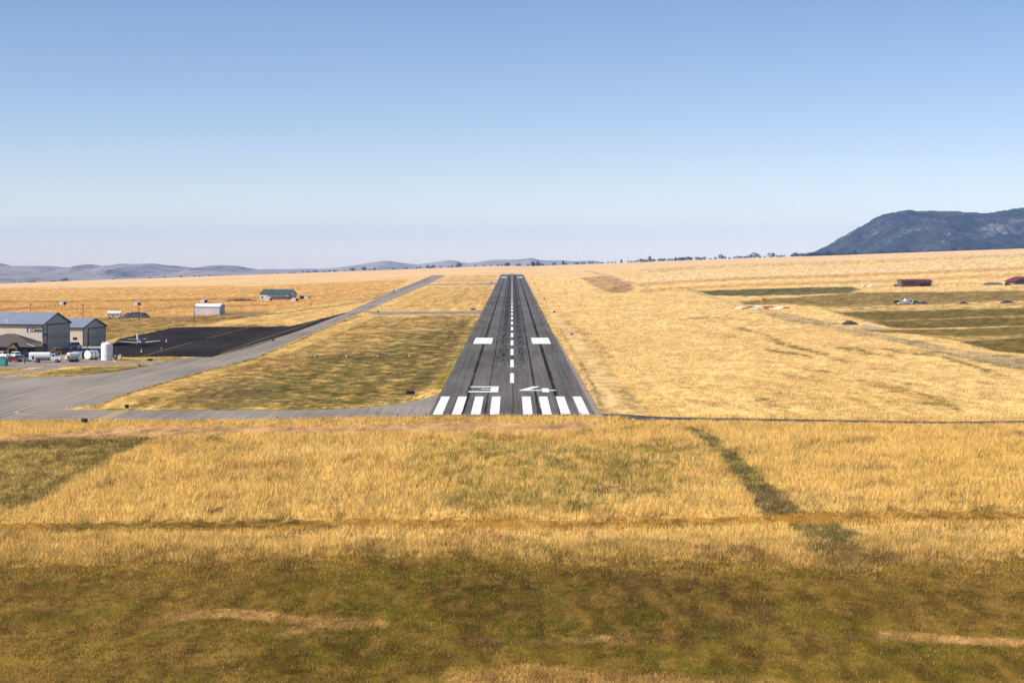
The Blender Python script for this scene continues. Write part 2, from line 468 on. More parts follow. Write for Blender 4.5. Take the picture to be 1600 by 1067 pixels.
ladder('concrete_pad', [(106, 545.5), (126, 543), (158, 540.5)], [(108, 551), (130, 549.5), (161, 547)], 12, 3, 0.026, 'concrete')
ladder('gravel_pad', [(1345, 505.5), (1385, 513.6)], [(1352, 513), (1392, 514.1)], 8, 3, 0.03, 'pale_earth')

# runway markings, children of the runway
def flat(name, polys, dz, material, parent):
    b = MB()
    for pl in polys: b.add([(x, y, dz) for x, y in pl], [tuple(range(len(pl)))])
    o = b.build(name, material, parent)
    for p in o.data.polygons:
        if p.normal.z < 0: p.flip()
    return o
def rect(x0, x1, y0, y1): return [(x0, y0), (x1, y0), (x1, y1), (x0, y1)]
for (y0, y1) in ((361.5, 407.2), (2670, 2752)):
    for k in range(4):
        for sgn in (-1, 1):
            x0 = 2.0 + 3.5 * k + (0.05 if sgn > 0 else 0.35)
            a, b_ = sorted((sgn * x0, sgn * (x0 + 1.78)))
            flat('threshold_stripe', [rect(a, b_, y0, y1)], 0.036, 'mark', runway)
three = [rect(0, 6.4, 0, 3.3), rect(0.2, 6.4, 15.2, 18.3), [(2.6, 9.2), (4.7, 8.0), (4.7, 10.3), (2.6, 10.6)], rect(4.72, 6.4, 3.302, 15.198)]
four = [[(-0.15, 4.6), (7.8, 4.6), (7.8, 6.9), (-0.15, 6.9)], [(0.0, 6.904), (1.9, 6.904), (4.5, 18.3), (2.9, 18.3)], rect(4.75, 6.25, 0.0, 4.597), rect(4.75, 6.25, 6.904, 12.4)]
for nm, polys, ox in (('runway_numeral', three, -9.35), ('runway_numeral', four, 1.75)):
    flat(nm, [[(x + ox, y + 419.6) for x, y in p] for p in polys], 0.036, 'mark', runway)
for y0 in (642.5, 2345.0):
    for sgn in (-1, 1):
        a, b_ = sorted((sgn * 6.65, sgn * 12.75))
        flat('aiming_block', [rect(a, b_, y0, y0 + (46 if y0 < 1000 else 75))], 0.036, 'mark', runway)
y = 449.5
while y < 2660:
    flat('centreline_dash', [rect(-0.45, 0.45, y, y + 36.6)], 0.0365, 'mark' if y < 1150 else 'dull_mark', runway); y += 60.96
for (pl) in ([(4.75, 359.2), (5.6, 359.2), (5.6, 376.2), (4.95, 376.2), (4.95, 366.0), (4.75, 366.0)], [(9.9, 358.6), (11.2, 358.6), (11.2, 362.6), (9.9, 362.6)]):
    flat('tar_patch', [pl], 0.04, 'tar', runway)
taxi = bpy.data.objects['taxiway']; apron = bpy.data.objects['apron']; conn = bpy.data.objects['connecting_taxiway']
line_sheet('guide_line', [(24, 643), (45, 635), (110, 618), (173, 600), (300, 568), (400, 538), (480, 515), (600, 469), (688, 431)], 0.42, 0.032, 'guide_paint', taxi, 120)
line_sheet('guide_line', [(-40, 608), (0, 602), (62, 591)], 0.45, 0.032, 'guide_paint', taxi, 30)
line_sheet('guide_line', [(24, 643), (28, 646), (45, 648), (90, 649.7), (150, 650)], 0.5, 0.032, 'guide_paint', conn, 40)
line_sheet('apron_line', [(200, 562.5), (232, 554), (268, 543.5), (301, 535)], 0.25, 0.034, 'yellow_paint', apron, 30)
line_sheet('apron_line', [(322, 529.5), (355, 520.5), (390, 511.5)], 0.25, 0.034, 'yellow_paint', apron, 30)
line_sheet('apron_line', [(345, 552), (400, 533), (470, 510), (505, 496.5)], 0.25, 0.034, 'yellow_paint', apron, 40)
for k in range(4):
    line_sheet('hold_line', [(148 + k * 5.2, 656.5), (182 + k * 5.2, 642.2)], 0.4, 0.034, 'guide_paint', conn, 12)

# ------------------------------------------------------------------ what grows where: colour and height of the ground cover
def inside(poly, x, y):
    poly = np.asarray(poly); n = len(poly); r = np.zeros(x.shape, dtype=bool)
    bx0, by0 = poly.min(0); bx1, by1 = poly.max(0)
    sel = (x >= bx0) & (x <= bx1) & (y >= by0) & (y <= by1)
    if not sel.any(): return r
    xs = x[sel]; ys = y[sel]; q = np.zeros(xs.shape, dtype=bool)
    j = n - 1
    for i in range(n):
        xi, yi = poly[i]; xj, yj = poly[j]
        if yi != yj:
            q ^= ((yi > ys) != (yj > ys)) & (xs < (xj - xi) * (ys - yi) / (yj - yi) + xi)
        j = i
    r[sel] = q
    return r

def P(*pts): return np.array([tuple(at(*p)[:2]) for p in pts])
def strip(pts, w):           # pts: (px, py); w: width in px rows
    up = [(a, b - w / 2) for a, b in pts]; dn = [(a, b + w / 2) for a, b in pts]
    return P(*(up + dn[::-1]))
def vstrip(pts, w):
    up = [(a - w / 2, b) for a, b in pts]; dn = [(a + w / 2, b) for a, b in pts]
    return P(*(up + dn[::-1]))

# (outline, colour as it looks in sun, strength, edge raggedness, clumpiness 0..1, height factor)
LAY = []
def lay(poly, c, s=1.0, rag=1.0, clump=0.0, h=None): LAY.append((poly, lin(c), s, rag, clump, h))
# right of the runway
lay(P((855, 460), (830, 432), (1640, 392), (2000, 392), (2000, 660), (1640, 660), (1040, 650)), (253, 206, 131), 0.8, 3, 0.2)
# pale strip that is mown beside the runway
lay(P((822, 436), (845, 460), (872, 490), (905, 520), (960, 585), (1015, 645), (938, 645), (905, 575), (870, 505), (826, 440)), (238, 198, 136), 0.75, 1.0, 0.2, 0.25)
# between runway and taxiway
lay(P((167, 638), (290, 588), (430, 548), (560, 495), (740, 493), (735, 520), (690, 600), (640, 627), (560, 636), (450, 640)), (146, 118, 64), 0.9, 1.2, 0.6, 0.45)
lay(P((330, 640), (400, 590), (520, 560), (640, 520), (735, 500), (690, 590), (620, 628), (520, 636)), (108, 100, 54), 0.9, 3, 0.8, 0.45)
lay(P((265, 632), (330, 600), (420, 590), (430, 625), (350, 640)), (112, 96, 62), 0.8, 2, 0.6, 0.4)
lay(P((480, 556), (650, 553), (655, 562), (480, 566)), (92, 88, 48), 0.7, 1.0, 0.4, 0.35)
lay(P((640, 600), (690, 560), (722, 500), (733, 500), (712, 560), (665, 610), (625, 622)), (112, 92, 62), 0.6, 1.2, 0.6, 0.3)
lay(P((157, 632), (280, 590), (400, 559), (525, 507), (590, 483), (600, 490), (470, 545), (330, 588), (190, 636), (165, 640)), (226, 182, 104), 0.9, 1.0, 0.2, 0.4)
lay(P((600, 480), (668, 447), (770, 447), (752, 484)), (208, 164, 92), 0.7, 2, 0.5, 0.35)
lay(P((700, 432), (782, 430), (776, 441), (672, 443)), (214, 168, 100), 0.7, 1, 0.4, 0.4)
lay(P((690, 610), (744, 510), (756, 494), (751, 494), (737, 510), (722, 540), (700, 575), (680, 605)), (120, 120, 28), 0.9, 0.5, 0.35, 0.4)
# right edge of the runway: weeds in the gravel
lay(P((872, 512), (900, 560), (925, 605), (938, 642), (950, 645), (935, 612), (908, 565), (874, 510)), (110, 98, 58), 0.8, 0.5, 0.5, 0.5)
lay(P((965, 612), (985, 640), (1000, 645), (992, 622), (968, 602)), (112, 100, 50), 0.6, 0.8, 0.5, 0.5)
for pts in (((878, 492), (905, 520), (945, 570), (985, 615), (1012, 640)), ((905, 515), (930, 535), (955, 560))):
    lay(strip(pts, 9), (138, 112, 66), 0.75, 1.2, 0.85, 0.6)
# right fields
OL = (118, 100, 50)
lay(P((1088, 454.5), (1200, 451), (1330, 448), (1342, 452), (1330, 458), (1250, 461), (1165, 463), (1112, 462)), (100, 95, 58), 1.0, 0.3, 0.1, 0.5)
lay(P((1340, 457), (1450, 456), (1640, 453.5), (2000, 453.5), (2000, 468), (1640, 468), (1480, 474), (1300, 480), (1240, 476), (1165, 476), (1150, 473), (1190, 467), (1260, 463)), (124, 104, 56), 0.95, 0.5, 0.2, 0.5)
lay(P((1270, 478), (1420, 471), (1640, 467), (2000, 467), (2000, 482), (1640, 482), (1430, 486), (1300, 488)), (168, 140, 86), 0.85, 1.0, 0.8, 0.5)
lay(P((1300, 487), (1640, 480), (2000, 480), (2000, 556), (1640, 556), (1560, 550), (1500, 534), (1420, 521), (1340, 513), (1400, 513), (1330, 497)), (152, 126, 68), 0.85, 0.5, 0.4, 0.5)
lay(P((1300, 488), (1420, 486), (1640, 481), (2000, 481), (2000, 492), (1640, 492), (1560, 494), (1370, 502), (1330, 494)), OL, 1.0, 0.4, 0.12, 0.5)
lay(P((1365, 503), (1560, 496), (1640, 495), (2000, 495), (2000, 508), (1640, 508), (1420, 513), (1390, 512)), OL, 1.0, 0.4, 0.15, 0.5)
lay(P((1330, 514), (1420, 514.5), (1640, 510), (2000, 510), (2000, 522), (1640, 522), (1500, 526), (1380, 520)), OL, 0.95, 0.4, 0.25, 0.5)
lay(P((1530, 532), (1640, 524), (2000, 524), (2000, 556), (1640, 556), (1560, 550), (1500, 535)), OL, 1.0, 0.4, 0.15, 0.5)
lay(strip(((1300, 500), (1420, 500), (1640, 492)), 3), (190, 152, 88), 0.5, 0.7, 0.5)
lay(strip(((1330, 515), (1420, 514), (1640, 509)), 1.6), (226, 184, 120), 0.9, 0.3, 0.1)
lay(P((1290, 516), (1400, 535), (1470, 553), (1640, 585), (2000, 585), (2000, 560), (1640, 560), (1560, 552), (1470, 543), (1380, 522), (1310, 510)), (186, 160, 112), 0.8, 1.0, 0.6, 0.6)
lay(P((1390, 526), (1450, 533), (1480, 544), (1420, 540)), (112, 112, 72), 0.7, 1.0, 0.6, 0.8)
lay(P((1500, 556), (1640, 556), (2000, 556), (2000, 582), (1640, 582), (1560, 574)), (128, 122, 84), 0.7, 1.0, 0.7, 0.7)
lay(P((1170, 486), (1230, 489), (1300, 506), (1290, 512), (1230, 502)), (132, 122, 86), 0.7, 1.0, 0.5, 0.6)
for pts, w in ((((1190, 527), (1230, 540), (1280, 552), (1335, 568)), 5), (((1150, 510), (1200, 525), (1250, 545)), 3), (((1290, 540), (1340, 545), (1400, 560)), 4), (((1130, 524), (1180, 531)), 2),
               (((1060, 500), (1130, 497), (1175, 500)), 3), (((1340, 595), (1450, 620), (1500, 640)), 8), (((1380, 545), (1470, 556), (1560, 585)), 5)):
    lay(strip(pts, w * 1.2), (112, 98, 52), 0.85, 1.2, 0.65, 0.8)
lay(P((1180, 590), (1300, 585), (1420, 600), (1500, 640), (1350, 650), (1200, 630)), (206, 164, 92), 0.6, 5, 0.6)
# brown ploughed patch and the track beside it
lay(P((904, 434), (950, 431), (992, 446.5), (986, 456), (952, 458), (930, 447)), (180, 142, 96), 0.9, 0.4, 0.3, 0.3)
lay(P((960, 446), (985, 444), (990, 450), (980, 457), (950, 458)), (140, 104, 66), 0.6, 0.5, 0.6, 0.3)
lay(strip(((915, 423), (945, 430), (985, 441), (1022, 453)), 2.6), (196, 166, 138), 0.9, 0.3, 0.1, 0.1)
for y_, c_ in ((430.5, (214, 164, 96)), (441, (218, 168, 102)), (410, (226, 186, 124)), (424, (240, 204, 152))):
    lay(strip(((1000, y_ + 14), (1150, y_ + 5), (1330, y_), (1640, y_ - 13)), 5), c_, 0.9, 0.15, 0.15)
# far left field
lay(P((-420, 455), (400, 447), (640, 436), (600, 462), (540, 470), (430, 486), (300, 498), (110, 499), (-420, 499)), (221, 167, 93), 0.9, 0.6, 0.1)
lay(P((105, 502), (170, 496), (250, 495), (345, 493), (430, 489), (330, 505), (272, 511), (200, 524), (160, 535), (150, 515)), (142, 113, 62), 0.95, 0.8, 0.35, 0.5)
lay(P((165, 534), (200, 523), (275, 512), (350, 509.5), (430, 494), (550, 474), (440, 500), (450, 510), (280, 511), (230, 520), (180, 531)), (214, 170, 92), 0.8, 0.7, 0.3, 0.4)
for yy_, c_ in ((472, (166, 122, 70)), (462, (206, 158, 96)), (483, (176, 128, 72))):
    lay(strip(((-420, yy_ + 1), (150, yy_ - 1), (320, yy_ - 4), (440, yy_ - 7)), 2.4), c_, 0.85, 0.5, 0.6, 0.6)
lay(strip(((300, 502), (420, 492), (470, 485), (560, 473), (610, 460), (655, 443), (672, 436)), 2.0), (120, 98, 56), 0.8, 0.5, 0.4, 0.6)
lay(P((330, 494), (350, 486), (425, 486.5), (400, 492)), (120, 100, 84), 0.75, 0.6, 0.5, 0.2)
# grass by the parked lorries
lay(P((-420, 604), (0, 592), (50, 582), (160, 572), (250, 568), (264, 566), (200, 578), (115, 588), (0, 592)), (158, 136, 76), 0.95, 0.6, 0.6, 0.4)
lay(P((-420, 590), (0, 577), (40, 574), (50, 577), (0, 584)), (150, 130, 74), 0.9, 0.6, 0.6, 0.4)
lay(P((60, 581), (140, 575), (230, 572), (180, 581), (80, 586)), (104, 100, 56), 0.7, 0.8, 0.6, 0.4)
lay(P((175, 563), (278, 557.5), (282, 560), (258, 564), (180, 566)), (160, 140, 74), 0.95, 0.4, 0.5, 0.4)
for pts, w_ in ((((154, 637), (172, 625), (200, 615), (240, 603), (280, 591.5), (340, 575), (400, 559.5), (460, 535), (520, 508), (560, 494)), 2.6), (((160, 640), (300, 640.6), (450, 640.4), (520, 639), (570, 636), (620, 631), (650, 625.5), (680, 613)), 2.4),
               (((0, 591), (62, 589), (115, 587), (160, 583), (200, 577), (262, 565)), 2.0), (((165, 546), (185, 529), (225, 520.5), (272, 510.8), (360, 509.8), (452, 509)), 1.6)):
    lay(strip(pts, w_), (92, 84, 40), 0.9, 0.5, 0.55, 0.6)
# scattered scrub, trampled spots and paler drifts in the gold
pr = random.Random(23)
for _ in range(24):
    cx, cy, w_ = pr.uniform(-50, 1650), pr.uniform(690, 850), pr.uniform(40, 110)
    lay(strip(((cx - w_, cy + pr.uniform(-5, 5)), (cx, cy), (cx + w_, cy + pr.uniform(-5, 5))), pr.uniform(8, 16)), (252, 208, 126), 0.6, 2.5, 0.5, 1.0)
for _ in range(64):
    cx, cy, w_ = pr.uniform(-30, 1630), pr.uniform(680, 862), pr.uniform(4, 22)
    lay(strip(((cx - w_, cy + pr.uniform(-3, 6)), (cx, cy), (cx + w_, cy + pr.uniform(-6, 3))), pr.uniform(4, 9)), pr.choice(((112, 98, 52), (124, 92, 58), (100, 92, 50), (132, 112, 60))), 0.9, 1.8, 0.55, 0.4)
for _ in range(40):
    cx, cy, w_ = pr.uniform(1000, 1640), pr.uniform(490, 645), pr.uniform(5, 34)
    lay(strip(((cx - w_, cy - w_ * 0.12), (cx, cy), (cx + w_, cy + w_ * 0.16)), pr.uniform(1.6, 4)), pr.choice(((120, 104, 56), (140, 112, 64), (110, 100, 54))), 0.85, 1.4, 0.5, 0.7)
# before the threshold
lay(P((-420, 656), (2150, 656), (2150, 668), (-420, 668)), (222, 176, 100), 0.7, 1.5, 0.4, 0.3)
lay(P((-420, 690), (0, 685), (90, 676), (180, 669), (320, 666), (500, 667), (700, 661), (900, 660), (950, 667), (900, 675), (700, 675), (500, 678), (330, 680), (200, 685), (100, 689), (0, 698)), (194, 150, 106), 0.95, 1.0, 0.25, 0.06)
lay(P((-420, 695), (30, 688), (110, 684), (180, 684), (236, 684), (215, 700), (150, 728), (95, 760), (40, 792), (-420, 812)), (138, 116, 62), 0.97, 1.3, 0.35, 0.5)
lay(P((-420, 690), (60, 690), (210, 684), (236, 685), (150, 735), (40, 795), (-20, 805), (90, 750), (160, 710), (120, 700), (-420, 720)), (104, 92, 50), 0.85, 1.5, 0.55, 0.45)
lay(P((1062, 664), (1100, 672), (1135, 700), (1185, 735), (1215, 765), (1262, 802), (1190, 802), (1165, 765), (1130, 725), (1095, 690)), (108, 99, 53), 0.98, 1.5, 0.3, 0.45)
lay(P((1150, 752), (1215, 762), (1265, 803), (1190, 804)), (106, 84, 54), 0.7, 1.0, 0.6, 0.4)
lay(P((1235, 818), (1290, 820), (1345, 835), (1350, 860), (1420, 868), (1380, 884), (1290, 886), (1250, 850)), (108, 90, 52), 0.95, 2.0, 0.5, 0.25)
lay(P((1195, 796), (1268, 799), (1350, 835), (1340, 852), (1240, 828)), (110, 98, 52), 0.95, 1.6, 0.45, 0.35)
lay(P((1255, 845), (1330, 850), (1380, 880), (1290, 886)), (126, 94, 60), 0.6, 2, 0.6, 0.2)
lay(P((1090, 852), (1150, 850), (1210, 858), (1180, 880), (1130, 888), (1095, 870)), (122, 90, 60), 0.8, 2, 0.7, 0.3)
lay(P((1330, 868), (2150, 855), (2150, 880), (1400, 888)), (140, 104, 66), 0.8, 2, 0.7, 0.3)
lay(strip(((-420, 830), (120, 826), (300, 824), (600, 818), (900, 822), (1060, 818), (1240, 811), (1420, 808), (2150, 800)), 17), (160, 114, 46), 0.95, 1.0, 0.25, 0.2)
lay(strip(((80, 828), (160, 822), (280, 820), (400, 818), (470, 814)), 15), (112, 94, 46), 0.9, 1.8, 0.75, 0.3)
lay(strip(((390, 846), (450, 838), (500, 826), (540, 822)), 11), (112, 86, 48), 0.75, 1.8, 0.7, 0.4)
lay(strip(((430, 798), (452, 780), (470, 765)), 10), (116, 96, 56), 0.8, 2, 0.6, 0.5)
lay(P((540, 850), (590, 848), (600, 866), (540, 872)), (112, 88, 56), 0.8, 2, 0.7, 0.4)
lay(P((690, 852), (780, 846), (900, 850), (1080, 850), (1060, 866), (800, 868)), (132, 112, 62), 0.7, 2.5, 0.85, 0.6)
lay(P((640, 690), (760, 680), (900, 700), (1040, 690), (1080, 760), (960, 800), (760, 800), (650, 760)), (134, 118, 56), 0.85, 4, 0.8, 0.9)
lay(P((380, 740), (470, 710), (480, 790), (420, 800)), (176, 138, 72), 0.6, 3, 0.8)
lay(P((925, 765), (970, 762), (975, 774), (930, 774)), (138, 108, 84), 0.8, 1.5, 0.4, 0.2)
lay(P((1380, 700), (1640, 690), (2000, 690), (2000, 780), (1640, 780), (1480, 790)), (196, 156, 76), 0.6, 5, 0.7)
# the darker short meadow nearest to the camera
FG = np.array([(-260, 20), (260, 20)] + [tuple(at(px, py)[:2]) for px, py in ((2400, 872), (1750, 868), (1500, 884), (1380, 888), (1200, 886), (1000, 880), (820, 876), (700, 866), (560, 868), (430, 872), (300, 878), (150, 884), (0, 884), (-120, 880), (-800, 884))])
lay(FG, (138, 110, 50), 0.55, 7.0, 0.0, 0.5)
lay(FG, (128, 103, 40), 1.0, 3.5, 0.0, 0.28)
lay(P((-420, 868), (300, 866), (560, 852), (800, 858), (1100, 864), (1400, 872), (2150, 856), (2150, 892), (1300, 905), (1000, 902), (700, 892), (420, 900), (150, 908), (-420, 906)), (168, 130, 62), 0.6, 7, 0.7, 0.45)
lay(P((640, 905), (1000, 890), (1180, 920), (1250, 985), (1050, 990), (820, 975), (690, 940)), (98, 74, 40), 0.75, 6, 0.6, 0.28)
lay(P((540, 880), (700, 885), (820, 960), (1100, 960), (1160, 1000), (900, 1010), (700, 985), (560, 960)), (104, 94, 28), 0.7, 6, 0.7, 0.28)
lay(P((-420, 890), (240, 888), (400, 900), (330, 960), (420, 1040), (180, 1067), (-420, 1050)), (152, 118, 58), 0.7, 6, 0.75, 0.3)
lay(P((1270, 900), (1640, 892), (2000, 892), (2000, 1000), (1640, 1000), (1400, 985)), (148, 112, 52), 0.7, 6, 0.7, 0.28)
lay(P((380, 965), (520, 980), (640, 1000), (600, 1067), (430, 1060)), (98, 84, 30), 0.7, 5, 0.7, 0.28)
lay(P((900, 1000), (1100, 1030), (1200, 1040), (1180, 1052), (980, 1046)), (96, 90, 26), 0.7, 5, 0.5, 0.28)
lay(strip(((260, 962), (340, 958), (420, 962), (480, 972), (560, 972), (600, 976)), 14), (204, 156, 92), 0.9, 1.3, 0.4, 0.4)
lay(strip(((430, 988), (500, 980), (600, 975)), 10), (204, 156, 92), 0.9, 1.3, 0.4, 0.4)
lay(strip(((680, 1000), (800, 1003), (950, 998), (1180, 995), (1380, 992)), 8), (128, 94, 62), 0.8, 2.0, 0.5, 0.3)
lay(strip(((870, 1000), (960, 998)), 8), (196, 154, 92), 0.7, 2.0, 0.6, 0.5)
lay(strip(((1370, 991), (1450, 997), (1560, 1003), (2150, 1012)), 13), (196, 150, 90), 0.95, 1.0, 0.25, 0.3)
lay(P((700, 1045), (850, 1040), (1000, 1052), (1200, 1060), (1300, 1090), (700, 1090)), (190, 146, 80), 0.95, 2.5, 0.4, 0.45)
lay(P((-420, 1040), (300, 1050), (700, 1060), (700, 1100), (-420, 1100)), (150, 118, 60), 0.5, 6, 0.6, 0.3)

KILL = 1.33        # sunlit brightness of a white ground: turns looks into base colours
def cover(x, y):
    """base colour (linear) and relative height of what grows at ground points"""
    x = np.asarray(x, dtype=float); y = np.asarray(y, dtype=float)
    yy = np.maximum(y, 60.0)
    pxm = yy / F                       # metres per photo pixel across
    pym = yy * yy / (F * H)            # metres per photo pixel in depth
    ly = np.log(yy)
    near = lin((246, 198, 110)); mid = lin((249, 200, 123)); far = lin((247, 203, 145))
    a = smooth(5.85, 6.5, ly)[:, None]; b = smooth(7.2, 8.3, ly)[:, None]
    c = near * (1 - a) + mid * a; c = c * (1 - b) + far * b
    h = np.ones(x.shape)
    u = x / yy * 100.0                 # bearing, keeps noise the same size at every distance
    w = ly * 34.0
    n1 = fbm(x / 16.0, y / 10.0, 31, 4); n2 = fbm(u * np.where(yy > 1000, 0.12, 0.55), w * 0.75, 41, 5); n3 = fbm(x / 70.0, y / 34.0, 51, 4)
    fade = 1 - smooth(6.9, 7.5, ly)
    f = 1 + (n1 - 0.5) * 0.35 * fade + (n2 - 0.5) * (0.20 + 0.20 * fade) + (n3 - 0.5) * 0.30 * fade
    f = f + (fbm(u * 0.10, ly * 60.0, 47, 4) - 0.5) * 0.42 * (1 - fade)
    row = fbm(x / 1.9, y / 75.0, 57, 3)      # mowing rows and wind lanes along the runway
    f = f + (row - 0.5) * 0.75 * smooth(5.87, 5.95, ly) * (1 - smooth(7.3, 7.8, ly))
    f = f + ((fbm(x / 0.5, y / 14.0, 59, 3) - 0.5) * 0.45 + (fbm(x / 9.0, y / 13.0, 63, 4) - 0.5) * 0.45) * (1 - a[:, 0]) * (y > 185)
    calm = 1 - 0.60 * ((x > 17) & (y > 357)) - 0.35 * ((x < -60) & (y > 760))
    f = 1 + (f - 1) * calm
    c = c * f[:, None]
    cm = calm[:, None]
    # weedy and trampled patches in the gold, drawn out along the lanes of the grass
    pn = fbm(x / 2.4, y / 5.0, 131, 5); ln = fbm(x / 0.6, y / 14.0, 137, 3)
    q = smooth(0.50, 0.64, 0.55 * pn + 0.45 * ln)[:, None] * (0.50 * (1 - a) + 0.40 * a * (1 - b)) * cm
    c = c * (1 - q) + (lin((136, 114, 56)) * f[:, None]) * q
    q = smooth(0.62, 0.74, fbm(x / 4.0 + 40, y / 6.0, 143, 4))[:, None] * 0.6 * (1 - b) * cm
    c = c * (1 - q) + (lin((150, 108, 62)) * f[:, None]) * q
    # sparse greener or browner tufts in the gold
    g = smooth(0.56, 0.74, fbm(u * 1.6 + 5, w * 2.6, 61, 4))[:, None] * 0.45 * fade[:, None] * cm
    c = c * (1 - g) + (lin((150, 124, 62)) * f[:, None]) * g
    wx = [(fbm(u * 1.3 + 3 * k, w * 2.4, 70 + k, 4) - 0.5) * 2 for k in range(3)]
    wy = [(fbm(u * 1.3 + 9, w * 2.4 + 3 * k, 80 + k, 4) - 0.5) * 2 for k in range(3)]
    for li, (poly, cc, s, rag, clump, hh) in enumerate(LAY):
        bx0, by0 = poly.min(0); bx1, by1 = poly.max(0)
        pad_x = 25 * rag * pxm; pad_y = 12 * rag * pym
        sel = np.nonzero((x > bx0 - pad_x) & (x < bx1 + pad_x) & (y > by0 - pad_y) & (y < by1 + pad_y))[0]
        if not len(sel): continue
        xs, ys, us, ws = x[sel], y[sel], u[sel], w[sel]
        mk = np.zeros(xs.shape)
        for k in range(3):
            mk += inside(poly, xs + wx[k][sel] * 12 * rag * pxm[sel], ys + wy[k][sel] * 5 * rag * pym[sel]) / 3.0
        hit = mk > 0
        if not hit.any(): continue
        sel, mk, xs, ys, us, ws = sel[hit], mk[hit], xs[hit], ys[hit], us[hit], ws[hit]
        if clump:
            cl = smooth(0.42, 0.56, fbm(us * 2.6 + li * 7.7, ws * 4.0 + li, 100 + li, 5))
            mk = mk * ((1 - clump) + clump * cl)
        mk = mk * s
        tone = f[sel] ** 0.7; lt = fbm(xs / 1.7 + li, ys / 5.0, 171, 3)
        c[sel] = c[sel] * (1 - mk[:, None]) + (cc * (tone * (0.72 + 0.56 * smooth(0.3, 0.7, lt)))[:, None]) * mk[:, None]
        if hh is not None: h[sel] = h[sel] * (1 - mk) + hh * mk
    fgm = smooth(0, 1, (207 - y) / 22.0)[:, None] * (h < 0.5)[:, None]      # mottles of the nearest meadow
    m1 = fbm(x / 1.0, y / 3.6, 151, 5); m2 = fbm(x / 4.0, y / 7.0, 157, 5); m3 = fbm(x / 1.2 + 9, y / 3.6, 163, 5)
    for mm, lo_, hi_, cc_, st_ in ((m1, 0.52, 0.66, (164, 124, 60), 0.5), (m2, 0.54, 0.68, (108, 100, 28), 0.35), (m3, 0.54, 0.68, (86, 62, 38), 0.32)):
        q = smooth(lo_, hi_, mm)[:, None] * st_ * fgm
        c = c * (1 - q) + lin(cc_) * q
    return np.clip(c / KILL, 0.004, 0.8), h
# ------------------------------------------------------------------ ground
def ground_material(name, grass=False):
    m, nt, b = nodes_of(name)
    at_ = N(nt, 'ShaderNodeAttribute', attribute_name='tint')
    geo = N(nt, 'ShaderNodeNewGeometry')
    pos = geo.outputs['Position']
    if not grass:
        sx = N(nt, 'ShaderNodeSeparateXYZ'); nt.links.new(pos, sx.inputs[0])
        a = noise_n(nt, scaled(nt, pos, 0.55, 0.22, 1), 1.0, 6, 0.72)
        c2 = noise_n(nt, scaled(nt, pos, 0.09, 0.03, 1), 1.0, 5, 0.68, 0.6)
        c3 = noise_n(nt, scaled(nt, pos, 0.0016, 0.03, 1), 1.0, 5, 0.7, 0.0)
        far_ = ramp(nt, sx.outputs[1], 900, 2200)
        nearf = math_n(nt, 'ADD', math_n(nt, 'MULTIPLY', ramp(nt, a, 0.30, 0.70), 0.52), math_n(nt, 'MULTIPLY', ramp(nt, c2, 0.30, 0.70), 0.48))
        nearf = math_n(nt, 'ADD', nearf, 0.50)
        farf = math_n(nt, 'ADD', math_n(nt, 'MULTIPLY', ramp(nt, c3, 0.30, 0.70), 0.24), 0.88)
        f = math_n(nt, 'ADD', math_n(nt, 'MULTIPLY', nearf, math_n(nt, 'SUBTRACT', 1.0, far_)), math_n(nt, 'MULTIPLY', farf, far_))
        sc = N(nt, 'ShaderNodeVectorMath', operation='SCALE')
        nt.links.new(at_.outputs[0], sc.inputs[0]); nt.links.new(f, sc.inputs['Scale'])
        nt.links.new(sc.outputs[0], b.inputs['Base Color'])
        b.inputs['Roughness'].default_value = 1.0
        b.inputs['Specular IOR Level'].default_value = 0.0
        bp = N(nt, 'ShaderNodeBump'); bp.inputs['Strength'].default_value = 0.55; bp.inputs['Distance'].default_value = 0.35
        nt.links.new(a, bp.inputs['Height']); nt.links.new(bp.outputs[0], b.inputs['Normal'])
    else:
        nt.nodes.remove(b)
        out = nt.nodes['Material Output']
        up = N(nt, 'ShaderNodeVectorMath', operation='MULTIPLY_ADD')
        nt.links.new(geo.outputs['Normal'], up.inputs[0]); up.inputs[1].default_value = (0.45,) * 3; up.inputs[2].default_value = (0, 0, 0.85)
        nz = N(nt, 'ShaderNodeVectorMath', operation='NORMALIZE'); nt.links.new(up.outputs[0], nz.inputs[0])
        d = N(nt, 'ShaderNodeBsdfDiffuse'); t = N(nt, 'ShaderNodeBsdfTranslucent')
        for q, kq in ((d, 1.0), (t, 0.30)):
            sc = N(nt, 'ShaderNodeVectorMath', operation='SCALE'); sc.inputs['Scale'].default_value = kq
            nt.links.new(at_.outputs[0], sc.inputs[0]); nt.links.new(sc.outputs[0], q.inputs['Color'])
        nt.links.new(nz.outputs[0], d.inputs['Normal'])
        mx = N(nt, 'ShaderNodeAddShader')          # dry straw: reflects and lets light through
        nt.links.new(d.outputs[0], mx.inputs[0]); nt.links.new(t.outputs[0], mx.inputs[1])
        nt.links.new(mx.outputs[0], out.inputs[0])
    return m
M['ground'] = ground_material('dry_meadow_soil')
M['grass'] = ground_material('grass_blades', True)

